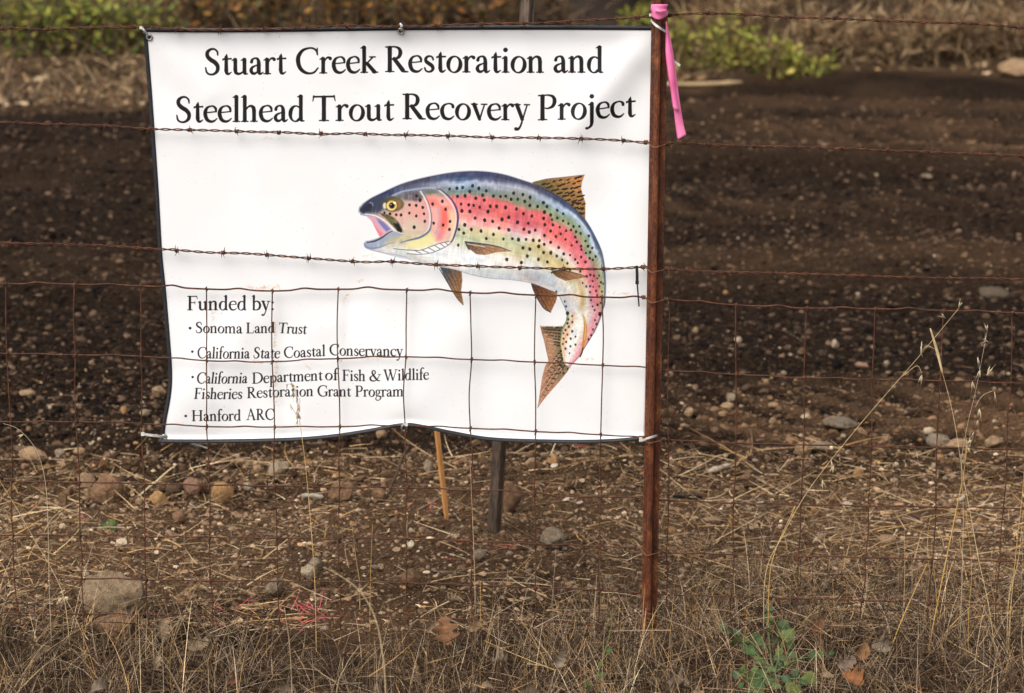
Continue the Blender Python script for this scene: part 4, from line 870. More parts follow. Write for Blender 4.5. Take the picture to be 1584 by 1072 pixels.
woven = thing('woven_wire_fence', 'rusty woven wire mesh below the barbed wires, standing in the dry grass', 'wire fence', wbase)
rowpaths = []
for ri, row in enumerate(ROWS):
    c = smooth_path(row, -0.005 - 0.0005 * ri, 0.006)
    sx = 792 + c[:, 0] * FPX / ((c[:, 1] + D) * CP + (HC - c[:, 2]) * SP)
    amp = 0.0042 if ri == 0 else 0.0020
    # tension crimp half-way between stays
    r = np.random.RandomState(50 + ri)
    tp = [a + (b - a) * min(ri / 6.0, 1) for a, b in STAYS]
    for a, b in zip(tp[:-1], tp[1:]):
        mid = a + (b - a) * (0.5 + r.normal(0, .04)); w = 13 + 3 * r.rand()
        c[:, 2] += amp * (0.7 + .6 * r.rand()) * np.exp(-((sx - mid) / w) ** 2)
        c[:, 2] += r.normal(0, .0007) * np.exp(-((sx - mid - 25) / 18) ** 2)
    rowpaths.append((c, sx))
    v, f = tube(c, 0.0021 if ri == 0 else 0.0017, 6)
    obj('line_wire', mesh('line_wire', rel(v, wbase), f, M_WIRE, True), woven)
def knot_mesh():
    parts = []
    th = np.linspace(0, 2 * math.pi * 1.9, 20)
    parts.append(tube(np.column_stack([0.0040 * (th / th[-1] - .5), 0.0034 * np.cos(th), 0.0034 * np.sin(th)]), 0.0012, 5))
    parts.append(tube([(0.0022, -.003, .0062), (0.0016, -.0042, .002), (0.0006, -.0042, -.002), (-0.0018, -.003, -.0060)], 0.0013, 5))
    return mesh('knot', *join(parts), M_WIRE, True)
KN = knot_mesh()
lw = [o for o in woven.children]
for (a, b) in STAYS:
    knots = []
    for ri, (c, sx) in enumerate(rowpaths):
        k = min(ri / 6.0, 1.0); k = (k * 0.9 + 0.1 * k * k)
        j = int(np.argmin(np.abs(sx - (a + (b - a) * k))))
        knots.append(c[j] + np.array([0, 0, 0]))
    foot = knots[-1] * 2 - knots[-2]; foot = knots[-1] + (foot - knots[-1]) * 0.9
    p = [knots[0] + np.array([0, 0, .002])]
    r = np.random.RandomState(int(a) + 600)
    for u, w in zip(knots, knots[1:] + [foot]):
        p.append((u + w) / 2 + np.array([r.normal(0, .0018), -0.003, 0])); p.append(w + np.array([0, -.003, 0]))
    v, f = tube(catmull(np.array(p), 6), 0.0015, 5)
    st = obj('stay_wire', mesh('stay_wire', rel(v, wbase), f, M_WIRE, True), woven)
    for ri, kp in enumerate(knots):
        o = obj('knot', KN, lw[ri], kp - wbase + np.array([0, -.0012, 0])); o.rotation_euler = (0, r.normal(0, .15), 0)

# wire clips that tie the wires to the post, looped across its road side
def clip(py, yl, yr, label, drop=7):
    x0, x1 = post_x(py) - 13, post_x(py) + 13
    def coil(cx, cy):
        th = np.linspace(0, 2 * math.pi * 2.6, 26); c = np.array(P(cx, cy, -0.006))
        return np.column_stack([c[0] + 0.0085 * (th / th[-1] - .5), c[1] + 0.0042 * np.cos(th), c[2] + 0.0042 * np.sin(th)])
    a, b = P(x0 - 1, yl + 1, -0.016), P(x1 + 2, yr, -0.014)
    loop = catmull(np.array([a, P(x0 + 2, yl + drop * .6, -0.034), P(x0 + 8, (yl + yr) / 2 + drop, -0.052), P(x0 + 16, (yl + yr) / 2 + drop * .8, -0.050), P(x1 - 2, yr + drop * .3, -0.032), b]), 8)
    base = np.array(a)
    v, f = join([tube(loop, 0.0015, 6), tube(coil(x0 - 4, yl), 0.0014, 5), tube(coil(x1 + 5, yr), 0.0014, 5),
                 tube([P(x1 + 7, yr, -.008), P(x1 + 9, yr + 6, -.012), P(x1 + 8, yr + 10, -.014)], 0.0012, 5), tube([a, P(x0 - 3, yl, -.008)], .0014, 5), tube([b, P(x1 + 4, yr, -.008)], .0014, 5)])
    tag(obj('wire_clip', mesh('wire_clip', rel(v, base), f, M_CLIP, True), None, base), label, 'wire clip', 'wire clips on the post')
clip(221, 220, 222, 'wire clip tying the second barbed wire to the rusty post')
clip(416, 413, 416, 'wire clip tying the third barbed wire to the rusty post')
clip(462, 460, 463, 'wire clip tying the upper mesh wire to the rusty post')
clip(680, 677, 680, 'wire clip at the bottom banner corner on the rusty post')
clip(850, 848, 853, 'lowest wire clip on the rusty post, just above the grass', 9)
# ------------------------------------------------------------------ vinyl banner
art = paint_banner()
img = bpy.data.images.new('banner_print', PW, PH, alpha=False, float_buffer=False)
buf = np.ones((PH, PW, 4), np.float32); buf[..., :3] = np.clip(art[::-1], 0, 1)
img.pixels.foreach_set(buf.ravel()); img.update(); img.pack()
def mat_banner():
    m, N, L, b = new_mat('printed vinyl', 0.42, 0.35)
    uv = N.new('ShaderNodeUVMap'); uv.uv_map = 'print'
    t = N.new('ShaderNodeTexImage'); t.image = img; t.interpolation = 'Cubic'; t.extension = 'EXTEND'; L.new(uv.outputs[0], t.inputs[0])
    nz = n_noise(N, L, pos(N), 6, 3)
    dirt = n_ramp(N, L, nz.outputs[0], [(0.35, (0.895, 0.89, 0.885)), (0.65, (0.93, 0.93, 0.93))])
    L.new(n_mix(N, L, 1.0, t.outputs[0], dirt.outputs[0], 'MULTIPLY'), b.inputs['Base Color'])
    wv = N.new('ShaderNodeTexWave'); wv.bands_direction = 'Z'; wv.inputs['Scale'].default_value = 95; wv.inputs['Distortion'].default_value = 0.4; L.new(pos(N), wv.inputs[0])
    n_bump(N, L, b, wv.outputs[0], 0.06, 0.0005)
    return m
M_BAN = mat_banner()
BT = [(220, 43.5), (330, 44), (470, 43), (620, 41), (760, 40), (900, 40), (1012, 40.5)]
BB = [(246, 685), (330, 686), (450, 683), (520, 677), (570, 669), (622, 659.5), (655, 663), (700, 673), (760, 683), (850, 686.5), (930, 686), (998, 680)]
BL = [(220, 43.5), (224, 100), (231, 195), (238, 300), (243, 390), (249, 450), (255, 520), (258.5, 565), (259, 595), (256, 622), (250.5, 652), (246, 685)]
BR = [(1012, 40.5), (1009, 200), (1006, 400), (1002, 560), (998, 680)]
def resample(pts, n):
    q = catmull(np.array(pts, float), 16); s = np.concatenate([[0], np.cumsum(np.linalg.norm(np.diff(q, axis=0), axis=1))])
    u = np.linspace(0, s[-1], n); return np.stack([np.interp(u, s, q[:, c]) for c in (0, 1)], -1)
NU, NV = 190, 160
bt, bb, bl, br = resample(BT, NU), resample(BB, NU), resample(BL, NV), resample(BR, NV)
U, Vv = np.meshgrid(np.linspace(0, 1, NU), np.linspace(0, 1, NV))
U3, V3 = U[..., None], Vv[..., None]
BP = (1 - V3) * bt[None] + V3 * bb[None] + (1 - U3) * bl[:, None] + U3 * br[:, None] - ((1 - U3) * (1 - V3) * bt[0] + U3 * (1 - V3) * bt[-1] + (1 - U3) * V3 * bb[0] + U3 * V3 * bb[-1])
def fold(px, py, a, b, w, amp, sharp=1.0):
    ax, ay = a; ex, ey = b[0] - ax, b[1] - ay; L2 = ex * ex + ey * ey
    t = ((px - ax) * ex + (py - ay) * ey) / L2
    d = ((px - ax) * ey - (py - ay) * ex) / math.sqrt(L2)
    return amp * np.exp(-(np.abs(d) / w) ** 2) * np.exp(-(np.clip(np.abs(t - .5) - .38, 0, 9) / .16) ** 2)
def ripple(px, py):
    r = 0.010 * fbm(px / 260.0, py / 220.0, 91, 2)
    r = r + fold(px, py, (1012, 50), (880, 210), 26, -0.012) + fold(px, py, (1012, 110), (930, 250), 34, 0.010) + fold(px, py, (230, 60), (330, 160), 26, -0.006) + fold(px, py, (990, 230), (905, 340), 40, 0.007)
    r = r + fold(px, py, (626, 655), (520, 480), 44, -0.010) + fold(px, py, (626, 655), (720, 500), 50, -0.008) + fold(px, py, (620, 48), (560, 150), 36, .004) + fold(px, py, (620, 48), (690, 150), 36, .004)
    r = r + fold(px, py, (432, 505), (440, 640), 16, 0.007) + fold(px, py, (380, 480), (330, 640), 30, -0.010) + fold(px, py, (250, 676), (330, 540), 30, -.008) + fold(px, py, (560, 430), (500, 560), 30, 0.005)
    r = r + fold(px, py, (990, 676), (880, 560), 36, -.006) + fold(px, py, (540, 420), (600, 340), 30, .003)
    return r
rp = 0.6 * ripple(BP[..., 0], BP[..., 1]) 
rest = np.array([P(a, b, 0.0) for a, b in BP.reshape(-1, 2)])
dy = 0.016 + np.clip(rp, -0.013, 0.05)
top_in = np.exp(-(Vv / 0.03) ** 2); dy = dy * (1 - .7 * top_in) + 0.004 * .7 * top_in
edge = (1 - Vv) * 640.0
curl = np.clip((9.0 - edge) / 9.0, 0, 1) ** 1.2
dy = dy - 0.010 * curl
bv = rest.copy(); bv[:, 1] = dy.ravel()
uvs = np.stack([(rest[:, 0] - BX0) / (BX1 - BX0), (rest[:, 2] - BZ0) / (BZ1 - BZ0)], -1)
i = (np.arange(NV - 1)[:, None] * NU + np.arange(NU - 1)[None]).ravel()
bf = np.stack([i, i + NU, i + NU + 1, i + 1], -1)
bbase = np.array(P(620, 686, 0.02))
banner = thing('banner', 'white vinyl banner with a rainbow trout and black lettering tied to the wire fence', 'banner', bbase)
sh = obj('sheet', mesh('sheet', rel(bv, bbase), bf, M_BAN, True, None, uvs), banner)
sd = sh.modifiers.new('vinyl', 'SOLIDIFY'); sd.thickness = 0.0006; sd.offset = -1.0
M_HEM, N_, L_, b_ = new_mat('black hem', 0.5, 0.4)
nz = n_noise(N_, L_, pos(N_), 180, 3); L_.new(n_ramp(N_, L_, nz.outputs[0], [(0.3, (0.010, 0.010, 0.013)), (0.7, (0.026, 0.026, 0.032))]).outputs[0], b_.inputs['Base Color'])
BV = bv.reshape(NV, NU, 3)
def surf(u, v):
    a, b = np.clip(v * (NV - 1), 0, NV - 1.001), np.clip(u * (NU - 1), 0, NU - 1.001)
    i0, j0 = a.astype(int), b.astype(int); fa, fb = (a - i0)[..., None], (b - j0)[..., None]
    return (BV[i0, j0] * (1 - fa) + BV[i0 + 1, j0] * fa) * (1 - fb) + (BV[i0, j0 + 1] * (1 - fa) + BV[i0 + 1, j0 + 1] * fa) * fb
def hem(u0, u1, v0, v1, nu, nv):
    a, b = np.meshgrid(np.linspace(u0, u1, nu), np.linspace(v0, v1, nv))
    q = surf(a, b); q[..., 1] -= 0.0016
    back = q.copy(); back[..., 1] += 0.0032
    i = (np.arange(nv - 1)[:, None] * nu + np.arange(nu - 1)[None]).ravel()
    f = np.stack([i, i + nu, i + nu + 1, i + 1], -1); n = nu * nv
    ring = list(range(nu)) + [r * nu + nu - 1 for r in range(1, nv)] + [(nv - 1) * nu + c for c in range(nu - 2, -1, -1)] + [r * nu for r in range(nv - 2, 0, -1)]
    ring = np.array(ring); nx = np.roll(ring, -1)
    obj('hem', mesh('hem', rel(np.vstack([q.reshape(-1, 3), back.reshape(-1, 3)]), bbase), [np.vstack([f, f[:, ::-1] + n, np.stack([ring, nx, nx + n, ring + n], -1)])], M_HEM, True), banner)
hem(0, 0.0078, 0.0105, 0.9915, 3, 150); hem(0, 1, -0.0, 0.0098, 170, 3); hem(0, 1, 0.9925, 1.0, 190, 3)
M_BRASS, N_, L_, b_ = new_mat('nickel eyelet', 0.32, 0.5); b_.inputs['Metallic'].default_value = 0.9
nz = n_noise(N_, L_, pos(N_), 300, 3); L_.new(n_ramp(N_, L_, nz.outputs[0], [(0.3, (0.25, 0.22, 0.19)), (0.7, (0.55, 0.52, 0.47))]).outputs[0], b_.inputs['Base Color'])
M_HOLE, _, _, b_ = new_mat('eyelet hole', 0.9, 0.1); b_.inputs['Base Color'].default_value = (0.03, 0.022, 0.018, 1)
def eyelet(px, py):
    i, j = np.unravel_index(np.argmin((BP[..., 0] - px) ** 2 + (BP[..., 1] - py) ** 2), U.shape)
    c = np.array(P(px, py, BV[i, j, 1] - 0.001))
    prof = [(.0036, .0012), (.0044, .0024), (.0058, .0028), (.0072, .0020), (.0080, .0004)]
    n = 24; V = np.array([(c[0] + r * math.cos(a), c[1] - h, c[2] + r * math.sin(a)) for r, h in prof for a in np.arange(n) * 2 * math.pi / n])
    i0 = np.arange(len(prof) - 1)[:, None] * n; jj = np.arange(n)[None]; kk = (jj + 1) % n
    F = np.stack([i0 + jj, i0 + kk, i0 + n + kk, i0 + n + jj], -1).reshape(-1, 4)
    g = obj('grommet', mesh('grommet', rel(V, bbase), F, M_BRASS, True), banner)
    ring = np.array([(c[0] + .0039 * math.cos(a), c[1] - .0009, c[2] + .0039 * math.sin(a)) for a in np.arange(n) * 2 * math.pi / n])
    obj('hole', mesh('hole', rel(ring, bbase), np.arange(n)[None], M_HOLE, False), g)
    return c
e1 = eyelet(231, 57.5); e2 = eyelet(620, 48); e3 = eyelet(254, 676.5); e4 = eyelet(625, 662.5)

# ------------------------------------------------------------------ cable ties
M_TIE, N_, L_, b_ = new_mat('clear nylon tie', 0.35, 0.5); b_.inputs['Base Color'].default_value = (0.62, 0.62, 0.60, 1)
nz = n_noise(N_, L_, pos(N_), 250, 2); L_.new(n_ramp(N_, L_, nz.outputs[0], [(0.3, (0.42, 0.41, 0.39)), (0.7, (0.75, 0.74, 0.72))]).outputs[0], b_.inputs['Base Color'])
M_TIEB, N_, L_, b_ = new_mat('black nylon tie', 0.4, 0.4)
nz = n_noise(N_, L_, pos(N_), 250, 2); L_.new(n_ramp(N_, L_, nz.outputs[0], [(0.3, (0.008, 0.008, 0.009)), (0.7, (0.02, 0.02, 0.022))]).outputs[0], b_.inputs['Base Color'])
def strap(pts, w, t=0.0013, nrm=(0, -1, 0)):
    p = catmull(np.array(pts, float), 8); tg = np.gradient(p, axis=0); tg /= np.linalg.norm(tg, axis=1)[:, None]
    nr = np.broadcast_to(np.asarray(nrm, float), p.shape) if np.ndim(nrm) == 1 else catmull(np.array(nrm, float), 8)
    s = np.cross(tg, nr); s /= np.linalg.norm(s, axis=1)[:, None]; o = np.cross(s, tg)
    V = np.stack([p - s * w / 2 - o * t / 2, p + s * w / 2 - o * t / 2, p + s * w / 2 + o * t / 2, p - s * w / 2 + o * t / 2], 1).reshape(-1, 3)
    m = len(p); i = np.arange(m - 1)[:, None] * 4; j = np.arange(4)[None]; k = (j + 1) % 4
    F = np.vstack([np.stack([i + j, i + k, i + 4 + k, i + 4 + j], -1).reshape(-1, 4), [[3, 2, 1, 0]], [[(m - 1) * 4 + q for q in range(4)]]])
    return V, [F]
def tie(label, strips, head, mat=M_TIE, hs=(.006, .005, .006)):
    base = np.array(head)
    root = thing('cable_tie', label, 'cable tie', base, 'cable ties holding the banner')
    for v, f in strips: obj('strap', mesh('strap', rel(v, base), f, mat, False), root)
    v, f = boxm(0, 0, 0, *hs); obj('tie_head', mesh('tie_head', v, f, mat, False), root)
tie('pale cable tie from the upper left grommet to the top barbed wire', [strap([P(218, 41, -.006), P(223, 47, -.010), P(230, 55, .004), P(232, 57, .014)], .0042)], P(218, 43, -.009))
tie('pale cable tie at the middle grommet of the upper hem', [strap([P(620, 49, .010), P(621, 44, -.006), P(620, 38, -.010), P(619, 36, 0.0)], .0035)], P(621, 39.5, -.011), hs=(.005, .005, .005))
tie('pale cable tie pulling the bottom left corner of the banner sideways to the mesh', [strap([P(255, 677, .010), P(248, 675, -.002), P(236, 673.5, -.010), P(221, 671.5, -.010)], .0058), strap([P(296, 686, .020), P(306, 688.5, .022), P(321, 693, .024)], .0035)], P(221, 671.3, -.010), hs=(.008, .006, .008))
tie('pale cable tie at the raised middle of the lower hem', [strap([P(625, 664, .008), P(628, 660, -.010), P(625, 656, -.014), P(621, 659, -.008)], .0040)], P(629, 657, -.012))
def around(py0, py1, x0, x1):
    return [P(x0 - 1, py0 - 3, -.012), P(x0 + 1, py0, -.034), P(x0 + 8, py0 + (py1 - py0) * .4, -.053), P(x0 + 16, py0 + (py1 - py0) * .75, -.050), P(x1 - 1, py1, -.034), P(x1 + 1, py1, -.012)]
NR = [(-1, -.2, 0), (-.8, -.6, 0), (-.2, -1, 0), (.2, -1, 0), (.8, -.6, 0), (1, -.2, 0)]
tie('pale cable tie looped round the rusty post under the pink ribbon', [strap(around(34, 49, 1008, 1031), .0050, nrm=NR), strap([P(1036, 90, -.02), P(1043, 95, -.022), P(1052, 101.5, -.024)], .0048)], P(1006, 23, -.016))
tie('pale cable tie looped round the rusty post at the lower banner corner', [strap(around(681, 674, 993, 1016), .0048, nrm=NR)], P(991, 680, -.014), hs=(.007, .006, .009))
tie('black cable tie hanging from the third barbed wire beside the post', [strap([P(985, 411, -.012), P(985.5, 425, -.012), P(985.5, 436, -.011)], .0066), strap([P(985.5, 436, -.011), P(987, 455, -.011), P(988.5, 474, -.011)], .0034)], P(985.5, 437, -.012), M_TIEB, (.0078, .006, .0078))

# ------------------------------------------------------------------ pink flagging ribbon
M_PINK, N_, L_, b_ = new_mat('pink flagging tape', 0.35, 0.4)
nz = n_noise(N_, L_, pos(N_), 25, 2); c_ = n_ramp(N_, L_, nz.outputs[0], [(0.3, (0.95, 0.19, 0.47)), (0.7, (0.98, 0.32, 0.57))]).outputs[0]; L_.new(c_, b_.inputs['Base Color'])
tr = N_.new('ShaderNodeBsdfTranslucent'); L_.new(c_, tr.inputs[0]); mx = N_.new('ShaderNodeMixShader'); mx.inputs[0].default_value = 0.3
L_.new(b_.outputs[0], mx.inputs[1]); L_.new(tr.outputs[0], mx.inputs[2]); L_.new(mx.outputs[0], N_['Material Output'].inputs[0])
rb = np.array(P(1020, 25, -.03))
ribbon = thing('ribbon', 'bright pink flagging ribbon tied round the top of the rusty post', 'ribbon', rb)
def sheet_grid(rows, name, parent, base, mat, thick=0.0005):
    g = np.array(rows, float); nr, nc = g.shape[:2]
    i = (np.arange(nr - 1)[:, None] * nc + np.arange(nc - 1)[None]).ravel()
    o = obj(name, mesh(name, rel(g.reshape(-1, 3), base), np.stack([i, i + 1, i + nc + 1, i + nc], -1), mat, True), parent)
    s = o.modifiers.new('film', 'SOLIDIFY'); s.thickness = thick
    return o
ring_x = [1007.2, 1008, 1012, 1018, 1024, 1031, 1032.3, 1031, 1018, 1008, 1007.2]; ring_y = [-.030, -.044, -.053, -.058, -.056, -.048, -.030, -.006, -.002, -.006, -.030]
rows = []
for k, t in enumerate(np.linspace(0, 1, 7)):
    low = [23, 25, 28.5, 30.5, 29, 24.5, 22, 21, 21, 22, 23]
    rows.append([P(x + 1.0 * math.sin(7 * t + x), 6.5 + (l - 6.5) * t, y + 0.0022 * math.sin(11 * t + x * .9)) for x, y, l in zip(ring_x, ring_y, low)])
sheet_grid(rows, 'wrap', ribbon, rb, M_PINK)
pin = [P(1013, 16, -.060), P(1019, 17.5, -.0635), P(1025, 17, -.062), P(1031, 16, -.054)]
v, f = tube(catmull(np.array(pin), 6), [0.0008] + [.0022] * (len(catmull(np.array(pin), 6)) - 2) + [.0008], 6); obj('crease', mesh('crease', rel(v, rb), f, M_PINK, True), ribbon)
def tail(left, right, y0, bulge, name):
    rows = []
    for (lx, ly), (rx, ry), t in zip(left, right, np.linspace(0, 1, len(left))):
        rows.append([P(lx + (rx - lx) * u, ly + (ry - ly) * u, y0 - bulge * math.sin(math.pi * min(1, u * 1.15)) * (0.4 + .6 * t) + 0.004 * math.sin(9 * t) - .012 * t) for u in np.linspace(0, 1, 6)])
    rows = [[tuple(x) for x in r] for r in rows]
    g = catmull(np.array(rows).reshape(len(rows), -1), 6).reshape(-1, 6, 3)
    sheet_grid(g, name, ribbon, rb, M_PINK)
tail([(1030, 33), (1030.5, 60), (1030.5, 85), (1035, 120), (1041, 160), (1045, 195), (1048, 216)], [(1031.5, 33), (1037.5, 60), (1042.5, 90), (1046.5, 120), (1052, 160), (1057, 190), (1061.5, 209)], -.030, .004, 'tail')
tail([(1029.8, 34), (1029.6, 60), (1029.8, 85), (1033.5, 115), (1038, 145), (1041, 168)], [(1031.2, 34), (1035, 60), (1040, 90), (1043.5, 118), (1046.5, 145), (1050, 172)], -.036, .005, 'tail')

# ------------------------------------------------------------------ stakes behind the banner
b0 = G(691, 804); top = np.array(P(664, 560, b0[1]))
st = thing('wooden_stake', 'slim bare wooden stake stuck in the soil below the banner', 'stake', b0)
ax = (top - b0); ax /= np.linalg.norm(ax); b1 = b0 - ax * .10
w_, d_ = .0050, .0072; a = math.radians(28)
sq = [(math.cos(a) * x - math.sin(a) * y, math.sin(a) * x + math.cos(a) * y) for x, y in ((-w_, -d_), (w_, -d_), (w_, d_), (-w_, d_))]
lv = [(b1, .12), (b0 - ax * .01, .75), (b0 + ax * .05, 1)] + [(b0 + (top - b0) * t, 1) for t in (.3, .6, 1)]
V = np.vstack([[c + np.array([x * s, y * s, 0]) for x, y in sq] for c, s in lv]); m = len(lv)
i = np.arange(m - 1)[:, None] * 4; j = np.arange(4)[None]; k = (j + 1) % 4
F = np.vstack([np.stack([i + j, i + k, i + 4 + k, i + 4 + j], -1).reshape(-1, 4), [[(m - 1) * 4 + q for q in range(4)]]])
M_LATH, N_, L_, b_ = new_mat('raw lath wood', 0.75, 0.2)
mp = N_.new('ShaderNodeMapping'); mp.inputs['Scale'].default_value = (1, 1, .06); L_.new(pos(N_), mp.inputs[0])
nz = n_noise(N_, L_, mp.outputs[0], 240, 4); L_.new(n_ramp(N_, L_, nz.outputs[0], [(0.3, (0.36, 0.15, 0.045)), (0.7, (0.58, 0.29, 0.10))]).outputs[0], b_.inputs['Base Color'])
obj('lath', mesh('lath', rel(V, b0), F, M_LATH, False), st)
# U-channel steel post leaning behind the banner
b0 = G(763, 824); topw = np.array(P(818, -40, b0[1] + .04))
cp = thing('channel_post', 'dark brown steel channel post leaning behind the banner', 'post', b0)
ax = (topw - b0) / np.linalg.norm(topw - b0)
sec = [(-.019, .006), (-.017, -.010), (-.013, -.016), (.013, -.016), (.017, -.010), (.019, .006), (.026, .006), (.026, .009), (.016, .009), (.013, -.008), (.010, -.012), (-.010, -.012), (-.013, -.008), (-.016, .009), (-.026, .009), (-.026, .006)]
a = math.radians(-18); sec = [(math.cos(a) * x - math.sin(a) * y, math.sin(a) * x + math.cos(a) * y) for x, y in sec]
n = len(sec); lv = np.linspace(-0.15, np.linalg.norm(topw - b0), 30)
V = np.vstack([[b0 + ax * s + np.array([x * .78, y * .78, 0]) for x, y in sec] for s in lv]); m = len(lv)
i = np.arange(m - 1)[:, None] * n; j = np.arange(n)[None]; k = (j + 1) % n
o = obj('channel', mesh('channel', rel(V, b0), [np.stack([i + j, i + k, i + n + k, i + n + j], -1).reshape(-1, 4), np.arange(n)[None] + (m - 1) * n], M_OLDPOST, True), cp)
o.modifiers.new('edges', 'EDGE_SPLIT').split_angle = math.radians(35)
# ------------------------------------------------------------------ stones
def mat_stone():
    m, N, L, b = new_mat('field stone', 0.92, 0.15)
    oi = N.new('ShaderNodeAttribute'); oi.attribute_name = 'tint'
    p = pos(N)
    n1 = n_noise(N, L, p, 55, 6, 0.7); n2 = n_noise(N, L, p, 260, 4, 0.7); n3 = n_noise(N, L, p, 14, 3)
    r1 = n_ramp(N, L, n1.outputs[0], [(0.3, (0.55, 0.52, 0.5)), (0.7, (1.3, 1.25, 1.2))])
    r2 = n_ramp(N, L, n2.outputs[0], [(0.35, (0.6, 0.6, 0.6)), (0.65, (1.2, 1.2, 1.2))])
    c = n_mix(N, L, 1.0, oi.outputs['Color'], r1.outputs[0], 'MULTIPLY'); c = n_mix(N, L, 1.0, c, r2.outputs[0], 'MULTIPLY')
    dust = n_ramp(N, L, n3.outputs[0], [(0.5, (0, 0, 0)), (0.72, (1, 1, 1))])
    dm = N.new('ShaderNodeMath'); dm.operation = 'MULTIPLY'; dm.inputs[1].default_value = 0.45; L.new(dust.outputs[0], dm.inputs[0])
    c = n_mix(N, L, dm.outputs[0], c, (0.11, 0.065, 0.036))
    L.new(c, b.inputs['Base Color'])
    n_bump(N, L, b, n1.outputs[0], 1.0, 0.012)
    return m
M_STONE = mat_stone()
SPH = {s: icos(s) for s in (2, 3, 4)}
def stone_mesh(seed, angular, sub, col):
    r = np.random.RandomState(seed); v, f = SPH[sub]; v = v.copy()
    for _ in range(int(5 + 9 * angular)):
        n = r.normal(0, 1, 3); n /= np.linalg.norm(n); d = 0.55 + 0.4 * r.rand() if angular > .4 else .72 + .25 * r.rand()
        h = v @ n; k = h > d; v[k] -= n * ((h[k] - d) * (0.93 if angular > .4 else .75))[:, None]
    a = v * 2.2 + seed; v = v * (1 + 0.13 * fbm(a[:, 0] + a[:, 2] * .7, a[:, 1] - a[:, 2] * .6, seed, 3)[:, None])
    if sub >= 3: v = v * (1 + 0.075 * fbm(v[:, 0] * 9 + v[:, 2] * 5, v[:, 1] * 9 - v[:, 2] * 6, seed + 5, 2)[:, None])
    v /= np.abs(v).max(0)
    return mesh('stone', v, f, M_STONE, True, np.tile(np.array(col), (len(v), 1)))
BROWN, TAN, GREY, PALE, OCHRE, DARK, RED = (.24, .145, .085), (.35, .24, .145), (.30, .24, .175), (.48, .39, .28), (.36, .215, .10), (.10, .068, .046), (.28, .17, .12)
